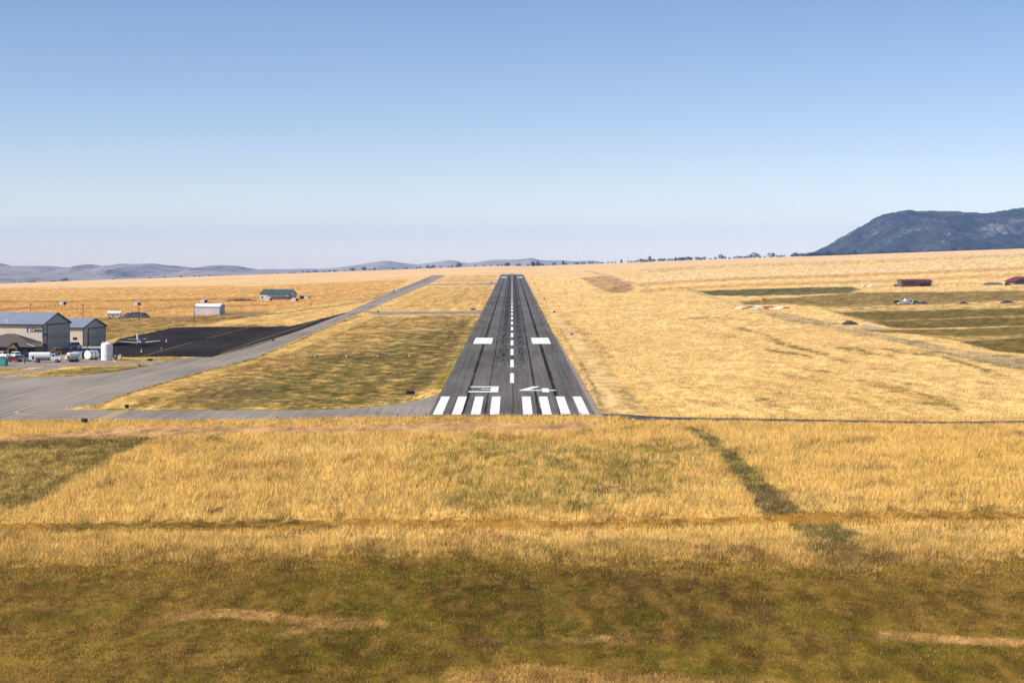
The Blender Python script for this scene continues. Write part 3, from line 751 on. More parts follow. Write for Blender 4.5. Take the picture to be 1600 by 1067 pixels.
vrow = np.concatenate([np.linspace(700, 264, 250), np.linspace(262.5, 17.5, 230)])     # rows by photo pixel below the horizon
drow = F * H / vrow
drow = np.concatenate([[-600, -300, -120, -30, 20, 60, 90, 110, 122], drow, np.linspace(5500, 19500, 16)])
tin = np.linspace(-0.44, 0.44, 800)
tout = np.array([0.46, 0.50, 0.56, 0.64, 0.75, 0.88])
tcol = np.concatenate([-tout[::-1], tin, tout])
yy = np.repeat(drow[:, None], len(tcol), 1)
xx = tcol[None, :] * np.maximum(yy, 320.0)
inner = np.abs(tcol)[None, :] < 0.445
xx = np.where(inner, tcol[None, :] * np.maximum(yy, 120.0), xx)
gx, gy = xx.ravel(), yy.ravel()
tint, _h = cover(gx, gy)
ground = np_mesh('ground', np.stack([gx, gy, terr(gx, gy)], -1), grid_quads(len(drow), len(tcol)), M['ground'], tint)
if ground.data.polygons[1000].normal.z < 0: ground.data.flip_normals()
tag(ground, kind='structure')

# ------------------------------------------------------------------ grass
def on_paving(x, y):
    r = np.zeros(x.shape, dtype=bool)
    for p in PAVED: r |= inside(p, x, y)
    return r
nrng = np.random.default_rng(11)
def grass(name, d0, d1, n, blades, hgt, wid, tmax=0.282, lean=0.35, spread=0.25, minh=0.0, tone=1.0, heads=0.0, stems=0.0):
    y = np.sqrt(nrng.uniform(d0 * d0, d1 * d1, n)); x = nrng.uniform(-1, 1, n) * (tmax * y + 40)
    keep = ~on_paving(x, y); x = x[keep]; y = y[keep]
    c, h = cover(x, y)
    h = h * (0.55 + 0.9 * fbm(x / 3.1, y / 3.1, 201, 3)) * nrng.uniform(0.7, 1.25, len(x))
    keep = h > minh; x = x[keep]; y = y[keep]; c = c[keep]; h = h[keep]
    n = len(x); B = blades
    bx = (x[:, None] + nrng.normal(0, spread, (n, B))).ravel(); by = (y[:, None] + nrng.normal(0, spread, (n, B))).ravel()
    bh = np.repeat(h, B) * hgt * nrng.uniform(0.6, 1.15, n * B)
    stem = nrng.random(n * B) < stems; bh[stem] *= 1.5
    az = nrng.uniform(0, 2 * math.pi, n * B); w = wid * nrng.uniform(0.5, 1.2, n * B)
    lx = nrng.normal(0.10, lean, n * B) * bh; ly_ = nrng.normal(0.05, lean, n * B) * bh
    bz = terr(bx, by) - 0.02
    ca = np.cos(az) * w / 2; sa = np.sin(az) * w / 2
    v = np.empty((n * B, 3, 3))
    v[:, 0] = np.stack([bx - ca, by - sa, bz], -1); v[:, 1] = np.stack([bx + ca, by + sa, bz], -1)
    v[:, 2] = np.stack([bx + lx, by + ly_, bz + bh], -1)
    tuft = np.exp(nrng.normal(0, 0.20 if d0 < 300 else 0.10, (n, 1)))
    cc = np.repeat(c * tuft, B, 0) * nrng.uniform(0.68, 1.38, (n * B, 1))
    seed = nrng.random(n * B) < heads
    cc[stem] *= 0.45
    cc[seed] = cc[seed] * 0.5 + lin((236, 196, 128)) / KILL * 0.6
    cc = np.clip(cc * tone * (1 + nrng.normal(0, 0.03, (n * B, 3))), 0.004, 5.0)
    cc = cc * np.minimum(1.0, 0.78 / cc.max(1))[:, None]
    col = np.repeat(cc, 3, 0)
    o = np_mesh(name, v.reshape(-1, 3), np.arange(n * B * 3).reshape(-1, 3), M['grass'], col, smooth=False, tri=True)
    tag(o, kind='stuff'); return o
GK = 1.0
tag(grass('meadow_grass', 105, 205, int(150000 * GK), 6, 0.70, 0.048, lean=0.45, tone=0.97, heads=0.05), 'short olive brown grass of the nearest meadow', 'grass')
tag(grass('golden_grass', 178, 356, int(175000 * GK), 6, 0.78, 0.060, minh=0.10, tone=1.42, heads=0.02, stems=0.05), 'tall golden dry grass before the runway end', 'grass')
tag(grass('pasture_grass', 357, 760, int(130000 * GK), 4, 0.36, 0.13, spread=0.6, minh=0.12, tone=1.3), 'golden and greenish dry grass on both sides of the runway', 'grass')
tag(grass('distant_grass', 760, 1500, int(66000 * GK), 3, 0.45, 0.30, spread=1.0, minh=0.25, tone=1.25), 'pale gold dry grass of the distant pastures', 'grass')

# ------------------------------------------------------------------ mountains
def ridge(name, sil, D, front, back, z0, amp, nr, step, material, rough=0.0, seed=1, sharp=1.1, gully=60.0):
    px = np.arange(sil[0][0], sil[-1][0] + 0.1, step)
    py = np.interp(px, [p[0] for p in sil], [p[1] for p in sil])
    k = np.ones(5) / 5.0; py = np.convolve(np.pad(py, 2, mode='edge'), k, mode='valid')
    X = (px - 800) / F * D
    Z = H + (HY - py) / F * D
    s = np.linspace(-1, 1, nr)
    prof = (1 - np.abs(s)) ** sharp
    y = np.where(s[:, None] < 0, D + s[:, None] * front, D + s[:, None] * back) + 0 * X[None, :]
    xg = X[None, :] + 0 * y
    # spurs and gullies running down the face
    wob = (fbm(xg / (gully * 9), y / (gully * 7), seed + 3, 3) - 0.5) * gully * 8
    rid = 1 - np.abs(2 * fbm((xg + wob) / (gully * 5), y / (gully * 14), seed, 4) - 1)
    rid2 = fbm((xg + wob) / gully, y / gully, seed + 9, 4)
    env = 4 * prof[:, None] * (1 - prof[:, None])
    z = z0 + (Z[None, :] - z0) * prof[:, None] + env * ((rid - 0.75) * amp * 1.6 + (rid2 - 0.5) * amp * 0.55)
    z = z + rough * (vnoise(xg / 9.0, y / 9.0, seed + 21) - 0.35) * (prof[:, None] > 0.02)
    o = np_mesh(name, np.stack([xg, y, z], -1).reshape(-1, 3), grid_quads(nr, len(px)), material, smooth=rough == 0)
    if o.data.polygons[len(o.data.polygons) // 4].normal.z < 0: o.data.flip_normals()
    return tag(o, kind='structure')

def hill_mat(name, grass_c, tree_c, rock_c, thr, sc, rock=0.0):
    m, nt, b = nodes_of(name)
    geo = N(nt, 'ShaderNodeNewGeometry'); pos = geo.outputs['Position']
    n1 = noise_n(nt, pos, sc, 6, 0.65); n2 = noise_n(nt, pos, sc * 9, 3, 0.7)
    f = math_n(nt, 'ADD', math_n(nt, 'MULTIPLY', n1, 0.55), math_n(nt, 'MULTIPLY', n2, 0.45))
    c = mixc(nt, ramp(nt, f, thr - 0.05, thr + 0.05), grass_c, tree_c)
    if rock:
        n3 = noise_n(nt, scaled(nt, pos, 1, 1, 1.0), sc * 4.5, 6, 0.8, 0.3)
        n4 = noise_n(nt, pos, sc * 0.5, 3, 0.5)
        g = math_n(nt, 'ADD', math_n(nt, 'MULTIPLY', n3, 0.6), math_n(nt, 'MULTIPLY', n4, 0.4))
        c = mixc(nt, ramp(nt, g, rock, rock + 0.06), c, rock_c)
    nt.links.new(c, b.inputs['Base Color']); b.inputs['Roughness'].default_value = 1; b.inputs['Specular IOR Level'].default_value = 0
    return m
M['forest_hill'] = hill_mat('forested_slope', (0.060, 0.064, 0.050), (0.010, 0.017, 0.014), (0.20, 0.19, 0.17), 0.47, 0.011, 0.545)
M['dry_hill'] = hill_mat('dry_slope', (0.31, 0.265, 0.20), (0.10, 0.10, 0.075), (0.3, 0.26, 0.2), 0.56, 0.0022)
ridge('mountain', [(1262, 401), (1275, 396), (1290, 391), (1300, 386), (1320, 373), (1345, 356.5), (1372, 338.5), (1385, 334), (1400, 331.5), (1415, 328), (1440, 329), (1475, 329.5), (1500, 330.5), (1540, 333), (1560, 330), (1580, 327), (1600, 324), (1640, 322), (1760, 321), (1950, 335)],
      8600, 2100, 2500, -160, 80, 130, 1.5, M['forest_hill'], rough=7, seed=3, sharp=0.95, gully=90)
ridge('mountain', [(1180, 420), (1230, 411), (1262, 399.5), (1275, 393), (1290, 387), (1300, 386), (1340, 388), (1400, 392)], 11500, 2000, 2000, -200, 50, 50, 3, M['forest_hill'], rough=6, seed=13)
ridge('hills', [(-420, 416), (-200, 408), (-60, 414), (-10, 411), (2, 411), (10, 415), (60, 415.5), (112, 418), (127, 413.5), (141, 412.5), (156, 416.5), (176, 415.5), (189, 411), (199, 413), (212, 412.5), (224, 411.5), (242, 411.5), (252, 415), (264, 418), (300, 419.5), (322, 415.5), (345, 413.5), (372, 415), (386, 418), (410, 422), (480, 424)],
      13500, 3600, 4000, -225, 75, 70, 2.5, M['dry_hill'], seed=23, gully=150)
ridge('hills', [(330, 424), (400, 421.5), (470, 420), (500, 420.5), (530, 418), (560, 413.5), (585, 409), (605, 406.5), (622, 409.5), (650, 413), (680, 409), (700, 406), (712, 406.5), (728, 411), (746, 409), (768, 405.5), (800, 405.5), (818, 404.5), (830, 402.5), (846, 406.5), (880, 406.5), (900, 408), (925, 406.5), (936, 408), (947, 412), (985, 414), (1010, 407), (1040, 413), (1100, 420)],
      15500, 4200, 4000, -225, 70, 70, 2.5, M['dry_hill'], seed=37, gully=150)
ridge('hills', [(-420, 432), (-120, 424), (0, 427), (120, 430), (180, 433), (250, 428), (330, 424), (420, 426), (520, 428)], 10800, 2500, 2200, -226, 45, 44, 3, M['dry_hill'], seed=51, gully=120)

# ------------------------------------------------------------------ haze: the air itself
hz = MB().box(-17600, 17600, -640, 19700, -262, 262).build('haze', [])
hm = bpy.data.materials.new('haze_air'); hm.use_nodes = True
hnt = hm.node_tree; hnt.nodes.remove(hnt.nodes['Principled BSDF'])
pv = hnt.nodes.new('ShaderNodeVolumePrincipled')
pv.inputs['Color'].default_value = (0.30, 0.489, 1.0, 1)
pv.inputs['Density'].default_value = 3.15e-5
pv.inputs['Anisotropy'].default_value = -0.312
pv.inputs['Density Attribute'].default_value = ''
hnt.links.new(pv.outputs[0], hnt.nodes['Material Output'].inputs['Volume'])
try: hm.cycles.homogeneous_volume = True
except Exception: pass
hz.data.materials.append(hm)
tag(hz, kind='stuff')

# ------------------------------------------------------------------ trees on the skyline
def leaf_mat(name, c, c2):
    m, nt, b = nodes_of(name)
    co = coord(nt)
    cc = mixc(nt, ramp(nt, noise_n(nt, co, 0.9, 3), 0.35, 0.65), c, c2)
    nt.links.new(cc, b.inputs['Base Color']); b.inputs['Roughness'].default_value = 0.9; b.inputs['Specular IOR Level'].default_value = 0.1
    return m
M['needles'] = leaf_mat('dark_needles', (0.016, 0.024, 0.014), (0.040, 0.050, 0.026))
M['juniper'] = leaf_mat('juniper_leaves', (0.022, 0.030, 0.017), (0.050, 0.058, 0.032))
M['bark'] = mat('bark', (0.07, 0.05, 0.035), 0.95, var=0.3)
def tree(kind, seed):
    r = random.Random(seed)
    o = thing('tree', 'x', 'tree', (0, 0, 0))
    t = MB(); hgt = 1.0
    t.cyl((0, 0, -0.05), (0.01, 0, 0.55), 0.035, 0.02, 7)
    for k in range(5):
        a = r.uniform(0, 6.28); z = r.uniform(0.2, 0.5)
        t.cyl((0.005, 0, z), (math.cos(a) * 0.2, math.sin(a) * 0.2, z + 0.15), 0.014, 0.005, 5)
    t.build('trunk', 'bark', o)
    c = MB()
    def clump(p, s, n):
        for _ in range(n):
            q = Vector(p) + Vector((r.gauss(0, s), r.gauss(0, s), r.gauss(0, s * 0.8)))
            e = Euler((r.uniform(0, 6.3), r.uniform(0, 6.3), r.uniform(0, 6.3))).to_matrix()
            w = r.uniform(0.03, 0.06)
            c.add([q + e @ Vector(v) for v in ((-w, -w, 0), (w, -w * 0.6, 0), (w * 0.7, w, 0), (-w, w * 0.8, 0))], [(0, 1, 2, 3)])
    if kind == 'pine':
        for k in range(26):
            z = 0.12 + 0.86 * (k / 25); rad = 0.27 * (1 - z) ** 0.8 + 0.02
            a = k * 2.4; clump((math.cos(a) * rad * 0.7, math.sin(a) * rad * 0.7, z), rad * 0.35 + 0.012, 9)
    elif kind == 'round':
        for k in range(24):
            a = r.uniform(0, 6.28); u = r.uniform(-0.8, 1); rr = 0.42 * math.sqrt(max(0.05, 1 - u * u)) * r.uniform(0.5, 1)
            clump((math.cos(a) * rr, math.sin(a) * rr, 0.52 + u * 0.36), 0.07, 10)
    else:
        for k in range(26):
            a = r.uniform(0, 6.28); u = r.uniform(0, 1); rr = 0.75 * math.sqrt(1 - u * 0.8) * r.uniform(0.2, 1)
            clump((math.cos(a) * rr, math.sin(a) * rr * 0.7, 0.2 + u * 0.62), 0.09, 10)
    c.build('crown', 'needles' if kind == 'pine' else 'juniper', o)
    return o
PROTO = {k: [tree(k, 5 * i + j) for j in range(2)] for i, k in enumerate(('pine', 'round', 'broad'))}
USED = {}
def plant_tree(px, hpx, kind, label, group, wide=1.0):
    d = 4400 + rnd.uniform(-60, 130)
    x = (px - 800) / F * d
    z = gz(x, d)
    s = hpx * 1.15 / F * d * rnd.uniform(0.92, 1.08)
    pr = PROTO[kind][rnd.randrange(2)]
    key = pr.name
    if key not in USED:
        USED[key] = True; o = pr; o.location = (x, d, z - 0.2); o.rotation_euler = (0, 0, rnd.uniform(0, 6.28))
        o['label'] = label; o['group'] = group; o.scale = (s * wide * 1.35, s * wide * 1.35, s)
    else:
        o = dup(pr, (x, d, z - 0.2), rnd.uniform(0, 6.28), label, group, (s * wide * 1.35, s * wide * 1.35, s))
    return o
G1 = ('small dark tree on the far left skyline below the pale hills', 'trees on the skyline left of the taxiway')
for px, h, k in ((22, 2.2, 'round'), (31, 2.4, 'broad'), (48, 2.6, 'broad'), (53, 3, 'broad'), (83, 3, 'broad'), (98, 3.4, 'round'), (103, 5, 'round'), (177, 2, 'broad'), (234, 2.2, 'round'), (257, 2.4, 'round'), (283, 2.6, 'broad'), (304, 2.4, 'round'), (312, 2.6, 'broad'), (327, 2.4, 'round'),
                 (434, 2.2, 'round'), (453, 2.4, 'broad'), (459, 2.4, 'broad'), (474, 2.6, 'round'), (482, 2.4, 'broad'), (491, 3, 'round'), (495, 2.6, 'broad'), (505, 2.6, 'round'), (509, 2.4, 'broad'), (513, 2.6, 'round'), (516, 2.4, 'round'), (522, 3, 'round'), (525, 2.6, 'round'), (538, 2.4, 'round')):
    plant_tree(px, h, k, *G1)
plant_tree(551, 5.2, 'broad', 'wide dark tree on the skyline, left of two broad crowns near the taxiway end', 'trees on the skyline left of the taxiway')
plant_tree(569, 5.5, 'round', 'rounded dark tree on the skyline above the lone small aeroplane on the taxiway', 'trees on the skyline left of the taxiway', 1.3)
G2 = ('small dark tree on the skyline between the taxiway end and the runway end', 'trees on the skyline above the runway end')
for px, h, k in ((578, 2.6, 'round'), (585, 4, 'broad'), (615, 2.6, 'round'), (635, 3.2, 'round'), (651, 3, 'broad'), (656, 3.4, 'round'), (668, 5, 'round'), (673, 4, 'broad'), (678, 4.6, 'round'), (688, 3, 'round'), (701, 2.6, 'round'), (706, 3, 'round'), (714, 3, 'round'), (742, 2.6, 'round'), (756, 2.6, 'broad'), (767, 2.6, 'round'), (778, 3, 'broad'), (784, 2.6, 'round'), (791, 4.6, 'round'), (794, 5, 'round')):
    plant_tree(px, h, k, *G2)
plant_tree(717.5, 6, 'round', 'tallest dark round tree on the skyline left of the runway end', 'trees on the skyline above the runway end')
G3 = ('dark tree on the skyline right above the runway end before the pale hills', 'trees on the skyline above the runway end')
for px, h, k in ((808, 3.4, 'round'), (812, 4, 'round'), (825, 3, 'round'), (832, 6.2, 'pine'), (834.5, 5.5, 'pine'), (840, 6.5, 'pine'), (844, 4, 'round'), (849, 3.4, 'round'), (866, 4.4, 'round'), (880, 6.5, 'pine'), (885, 3.4, 'round'), (900, 4, 'round'), (904, 3, 'round'), (910, 3.4, 'round'), (913, 3, 'round'), (922, 3.4, 'round'), (926, 3, 'round')):
    plant_tree(px, h, k, *G3)
G4 = ('dark tree in the broken row on the skyline right of the runway end', 'trees on the skyline right of the runway')
for px, h, k in ((941, 2.6, 'round'), (950, 3, 'round'), (956, 2.8, 'round'), (961, 2.6, 'round'), (971, 4.8, 'pine'), (982, 3, 'round'), (987, 3, 'broad'), (992, 3, 'round'), (996, 3.4, 'round'), (1001, 5.6, 'round'), (1005, 4.6, 'round'), (1010, 4, 'broad'), (1020, 4.8, 'round'), (1023, 4, 'round'), (1030, 5, 'round'), (1034, 4.8, 'round'), (1038, 4.6, 'broad'), (1045, 4.4, 'round'), (1049, 4, 'round'), (1054, 3.4, 'round')):
    plant_tree(px, h, k, *G4)
plant_tree(1015.3, 8, 'pine', 'slim pointed dark tree above the broken row right of the runway end', 'trees on the skyline right of the runway')
for px in range(1057, 1082, 3): plant_tree(px + rnd.uniform(-1, 1), rnd.uniform(4.4, 6.6), rnd.choice(('round', 'pine', 'round')), 'dark tree in the dense clump on the skyline above the brown ploughed patch', 'trees on the skyline right of the runway')
for px, h, k in ((1088, 5, 'round'), (1092, 4.6, 'round'), (1096, 4.2, 'broad'), (1101, 4.4, 'round'), (1110, 3, 'round'), (1118, 4.2, 'round'), (1132, 4.6, 'round'), (1140, 3.4, 'broad'), (1148, 3.4, 'round'), (1153, 4.2, 'round'), (1158, 3.8, 'round'), (1163, 3.6, 'round'), (1167, 4.6, 'round'), (1172, 5, 'round'), (1187, 4.4, 'round'), (1195, 3, 'round')):
    plant_tree(px, h, k, *G4)
plant_tree(1126.5, 7.5, 'round', 'taller dark tree on the skyline above the green field corner', 'trees on the skyline right of the runway')
plant_tree(1178.5, 7.5, 'round', 'big double crowned dark tree on the skyline above the windsock', 'trees on the skyline right of the runway', 1.3)
plant_tree(1205, 6.5, 'round', 'broad dark tree standing alone on the skyline right of the windsock', 'trees on the skyline right of the runway', 1.5)
G5 = ('dark tree in the dense belt at the left foot of the blue mountain', 'trees on the skyline below the mountain')
px = 1214
while px < 1300:
    if not (1227 < px < 1236): plant_tree(px, rnd.uniform(3.2, 6.4) if px > 1236 else 3.4, rnd.choice(('round', 'round', 'pine', 'broad')), *G5)
    px += rnd.uniform(2.4, 4.0)
G6 = ('dark tree in the thin row on the skyline in front of the blue mountain', 'trees on the skyline below the mountain')
px = 1302
while px < 1630:
    plant_tree(px, rnd.choice((2, 2.4, 2.6, 3, 3.4, 4.4)), rnd.choice(('round', 'round', 'broad')), *G6)
    px += rnd.uniform(2.8, 6.2)
plant_tree(1336, 6.2, 'pine', 'pointed dark tree before the lower left slope of the blue mountain', 'trees on the skyline below the mountain')
plant_tree(1377, 5.6, 'round', 'rounded taller tree on the skyline left of the red roofed barn', 'trees on the skyline below the mountain', 1.2)
plant_tree(1489, 6.4, 'round', 'tallest tree on the skyline before the blue mountain, right of the red barn', 'trees on the skyline below the mountain', 1.1)
# ------------------------------------------------------------------ buildings
def gable(name, label, cat, loc, rz, L, W, he, hr, wall, roof, trim='dark_trim', over=0.35, group=None, gable_wall=None):
    """origin at the front right corner: the gable end faces +X, the long wall faces -Y"""
    o = thing(name, label, cat, loc, rz, group)
    b = MB()
    b.prism([(0, -0.3), (W, -0.3), (W, he), (W / 2, hr), (0, he)], -L, 0, 'X')
    b.build('wall', wall, o)
    sl = (hr - he) / (W / 2)
    r = MB()
    for s in (0, 1):
        y0 = -over if s == 0 else W + over
        z0 = he - sl * over
        r.slab([(-L - over, y0, z0 + 0.06), (over, y0, z0 + 0.06), (over, W / 2, hr + 0.06), (-L - over, W / 2, hr + 0.06)][::(1 if s == 0 else -1)], -0.12)
    rf = r.build('roof', roof, o)
    t = MB()
    t.box(-L - over, over, -over - 0.14, -over - 0.003, he - sl * over - 0.22, he - sl * over + 0.1)
    t.box(-L - over, over, W + over + 0.003, W + over + 0.14, he - sl * over - 0.22, he - sl * over + 0.1)
    for s in (0, 1):
        ya, yb = (-over, W / 2) if s == 0 else (W + over, W / 2)
        za = he - sl * over
        t.add([(over + 0.004, ya, za - 0.2), (over + 0.004, yb, hr - 0.2), (over + 0.004, yb, hr + 0.22), (over + 0.004, ya, za + 0.22),
               (over + 0.13, ya, za - 0.2), (over + 0.13, yb, hr - 0.2), (over + 0.13, yb, hr + 0.22), (over + 0.13, ya, za + 0.22)],
              [(0, 1, 2, 3), (7, 6, 5, 4), (0, 4, 5, 1), (1, 5, 6, 2), (2, 6, 7, 3), (3, 7, 4, 0)])
    t.box(-0.16, 0.05, -0.05, -0.003, 0, he - 0.15); t.box(0.003, 0.06, 0.003, 0.2, 0, he - 0.1); t.box(0.003, 0.06, W - 0.2, W, 0, he - 0.1)
    t.build('trim', trim, rf)
    return o

def on_ground(px, py): 
    p = at(px, py); return (p.x, p.y, p.z)

# the big hangar with the sign
hx = on_ground(67.7, 550)
big = gable('aircraft_hangar', 'large tan metal hangar with a blue grey roof and a company sign', 'hangar', hx, R(-12), 30, 18.6, 8.3, 11.45, 'tan_metal', 'grey_roof')
d = MB(); d.box(0.01, 0.10, 2.6, 17.6, 0.05, 3.85); d.box(0.01, 0.10, 2.6, 17.6, 4.0, 7.9)
dr = d.build('hangar_door', 'door_metal', big)
f = MB(); f.box(0.012, 0.17, 2.3, 2.597, 0, 8.25); f.box(0.012, 0.17, 2.6, 17.6, 7.903, 8.3); f.box(0.012, 0.14, 2.6, 17.6, 3.853, 3.997)
for k in range(8): f.box(0.103, 0.18, 3.4 + k * 1.9, 3.55 + k * 1.9, 4.3, 4.95)
f.build('door_frame', 'dark_trim', dr)
s = MB(); s.box(0.01, 0.08, 0.75, 1.7, 0.05, 2.15); sd_ = s.build('side_door', 'dark_trim', big)
MB().box(0.083, 0.10, 0.95, 1.5, 1.2, 1.9).build('pane', 'glass', sd_)
l = MB(); l.box(0.07, 0.5, 0.55, 0.85, 5.0, 5.35); l.cyl((0.5, 0.7, 5.2), (0.75, 0.7, 5.0), 0.16, 0.22, 8); l.build('wall_lamp', 'dark_steel', big)
g = MB(); g.box(-30.2, 0.2, -0.62, -0.502, 8.02, 8.2); g.box(-0.05, 0.10, -0.6, -0.2, 4.0, 8.0); g.build('gutter', 'dark_trim', big)
v = MB(); v.cyl((-12.7, 2.2, 8.8), (-12.7, 2.2, 9.6), 0.22, 0.22, 8); v.build('roof_vent', 'white_paint', big)
sg = MB(); sg.box(-5.35, -4.0, -0.07, -0.012, 5.85, 7.3); sign = sg.build('sign', 'sign_blue', big)
lg = MB()
lg.add([(-4.95, -0.075, 5.9), (-4.2, -0.075, 5.9), (-4.1, -0.075, 6.8), (-4.45, -0.075, 7.25), (-4.75, -0.075, 6.9)], [(0, 1, 2, 3, 4)])
lg.build('sign_emblem', 'sign_pale', sign)
def text_mesh(name, body, size, material, parent, loc, rot, shear=0.0, bold=0.0, xs=1.0):
    c = bpy.data.curves.new(name, 'FONT'); c.body = body; c.size = size; c.shear = shear; c.extrude = 0.012; c.offset = bold
    tmp = bpy.data.objects.new('tmp', c); COL.objects.link(tmp)
    dg = bpy.context.evaluated_depsgraph_get(); me = bpy.data.meshes.new_from_object(tmp.evaluated_get(dg)); bpy.data.objects.remove(tmp)
    me.name = name; me.materials.clear(); me.materials.append(M[material])
    o = bpy.data.objects.new(name, me); COL.objects.link(o); o.parent = parent; o.location = loc; o.rotation_euler = rot; o.scale = (xs, 1, 1)
    return o
text_mesh('sign_lettering', 'Choice', 1.9, 'sign_black', sign, (-3.85, -0.04, 5.95), (R(90), 0, 0), 0.35, 0.035, 0.60)

# the smaller hangar behind
hx = on_ground(130, 541.5)
h2 = gable('aircraft_hangar', 'smaller tan metal hangar behind the large one, window above a white van', 'hangar', hx, R(-12), 16, 17.4, 6.0, 8.6, 'tan_metal', 'grey_roof')
d = MB(); d.box(0.01, 0.10, 4.0, 16.6, 0.05, 2.6); d.box(0.01, 0.10, 4.0, 16.6, 2.72, 5.4)
dr = d.build('hangar_door', 'door_metal', h2)
f = MB(); f.box(0.012, 0.16, 3.7, 3.997, 0, 5.8); f.box(0.012, 0.16, 4.0, 16.6, 5.403, 5.75); f.box(0.012, 0.13, 4.0, 16.6, 2.603, 2.717); f.build('door_frame', 'dark_trim', dr)
w = MB(); w.box(-3.5, -2.05, -0.06, -0.004, 2.1, 2.9); wd = w.build('window', 'dark_trim', h2)
w = MB(); w.box(-3.38, -2.83, -0.08, -0.063, 2.2, 2.8); w.box(-2.72, -2.17, -0.08, -0.063, 2.2, 2.8); w.build('pane', 'glass', wd)

# the lodge that serves as the terminal
lx = on_ground(-8, 556)
lx = ((-8 - 800) / F * 567, 567, 0)
lodge = thing('terminal_lodge', 'low brown lodge with hipped roof and timber porch before the large hangar', 'building', lx, R(-3))
wl = 8.6; dp = 15
b = MB(); b.box(-10.5, 11.3, 0.9, dp - 0.9, -0.2, 2.75); b.build('wall', 'dark_timber', lodge)
r = MB(); e = 2.62; zr = 6.15
A, B_, C_, D_ = (-11.3, 0, e), (11.9, 0, e), (11.9, dp, e), (-11.3, dp, e); E_, F_ = (1.0, dp / 2, zr), (3.6, dp / 2, zr)
r.slab([A, B_, F_, E_], 0.12); r.slab([B_, C_, F_], 0.12); r.slab([C_, D_, E_, F_], 0.12); r.slab([D_, A, E_], 0.12)
rf = r.build('roof', 'shingle', lodge)
r = MB(); r.slab([(9.6, 0.5, 2.75), (13.6, 0.5, 2.75), (13.6, 3.3, 3.75), (9.6, 3.3, 3.75)], 0.12); r.slab([(9.6, 6.1, 2.75), (9.6, 3.3, 3.75), (13.6, 3.3, 3.75), (13.6, 6.1, 2.75)], 0.12)
wing = MB(); wing.box(11.3, 13.2, 1.0, 5.6, -0.2, 2.9); wg = wing.build('side_wing', 'weathered', lodge); r.build('roof', 'shingle', wg)
fl = MB(); fl.add([(9.0, 1.62, 3.45), (11.6, 0.06, 2.75), (11.6, 0.02, 2.88), (9.0, 1.58, 3.58)], [(0, 1, 2, 3)]); fl.build('roof_flashing', 'white_paint', rf)
p = MB(); p.slab([(4.2, -2.6, 2.55), (5.75, -2.6, 3.85), (5.75, 3.0, 3.85), (4.2, 3.0, 2.55)], 0.1); p.slab([(7.3, -2.6, 2.55), (7.3, 3.0, 2.55), (5.75, 3.0, 3.85), (5.75, -2.6, 3.85)], 0.1)
porch = p.build('porch', 'shingle', lodge)
for x in (4.45, 6.85): MB().box(x, x + 0.32, -2.5, -2.18, -0.05, 2.4).build('porch_post', 'timber', porch)
q = MB(); q.box(4.3, 7.2, -2.52, -2.22, 2.403, 2.62); q.add([(4.35, -2.45, 2.63), (7.15, -2.45, 2.63), (5.75, -2.45, 3.72)], [(0, 1, 2)]); q.build('porch_gable', 'timber', porch)
q = MB(); q.box(5.2, 6.3, 0.84, 0.897, 0, 2.1); q.build('door', 'glass', lodge)
for x in (0.6, 2.6, 7.6, 9.4): MB().box(x, x + 1.0, 0.84, 0.897, 0.9, 2.0).build('window', 'glass', lodge)

# distant sheds and barns on the left
sx = on_ground(343, 491.5)
sh = gable('metal_shed', 'pale windowless metal shed with a white roof in the field beyond the apron', 'shed', sx, R(-12), 13.6, 7.5, 4.0, 5.2, 'pale_metal', 'white_roof', 'pale_metal', 0.15)
MB().box(0.02, 0.09, 2.2, 5.2, 0.05, 3.2).build('door', 'pale_metal', sh)
bx = on_ground(451, 467.8)
br = gable('metal_barn', 'long white barn with a dark green roof far out in the left field', 'barn', bx, R(-18), 21.5, 13, 3.8, 6.6, 'pale_metal', 'green_roof', 'green_roof', 0.4)
MB().box(0.02, 0.1, 2.2, 4.2, 0.05, 3.3).build('door', 'dark_trim', br); MB().box(0.02, 0.1, 5.2, 6.4, 0.05, 4.2).build('door', 'white_paint', br)
q = MB(); q.slab([(-15, -3.2, 2.0), (-1.0, -3.2, 2.0), (-1.0, -0.45, 2.7), (-15, -0.45, 2.7)], 0.1)
lt = q.build('lean_to_roof', 'mud_grey', br)
q = MB()
for x in (-14.8, -10, -5.5, -1.3): q.box(x, x + 0.2, -3.1, -2.9, 0, 1.95)
q.build('posts', 'dark_timber', lt)
MB().box(-20.6, -19.2, -0.06, -0.004, 0.6, 1.9).build('window', 'glass', br)

SHEL = 'open livestock shelters in the left field'
def shelter(label, px, py, wpx=9.5, hpx=5.2):
    pos = at(px, py); k = pos.y / F; w = wpx * k; h = hpx * k
    o = thing('livestock_shelter', label, 'shelter', pos, R(-22), SHEL)
    b = MB(); b.box(-w / 2, w * 0.28, 0, 0.08, 0, h * 0.86); b.box(-w / 2, -w / 2 + 0.08, 0.083, 2.6, 0, h * 0.9); b.box(-w / 2 + 0.083, w / 2, 2.52, 2.6, 0, h * 0.9)
    b.build('wall', 'cream', o)
    MB().slab([(-w / 2 - 0.15, -0.2, h * 0.86), (w / 2 + 0.1, -0.2, h * 0.86), (w / 2 + 0.1, 2.8, h), (-w / 2 - 0.15, 2.8, h)], 0.12).build('roof', 'cream', o)
    MB().box(w * 0.283, w / 2, 0.9, 1.0, 0, h * 0.85).build('shade_panel', 'black_car_and_shade', o)  # black sheet across the open end, painting the shade inside
    return o
shelter('x', 96.5, 476)['label'] = 'small pale livestock shelter in the stubble above the large hangar gable'
shelter('x', 212.5, 477)['label'] = 'small pale livestock shelter directly above the long dark tarpaulin heap'
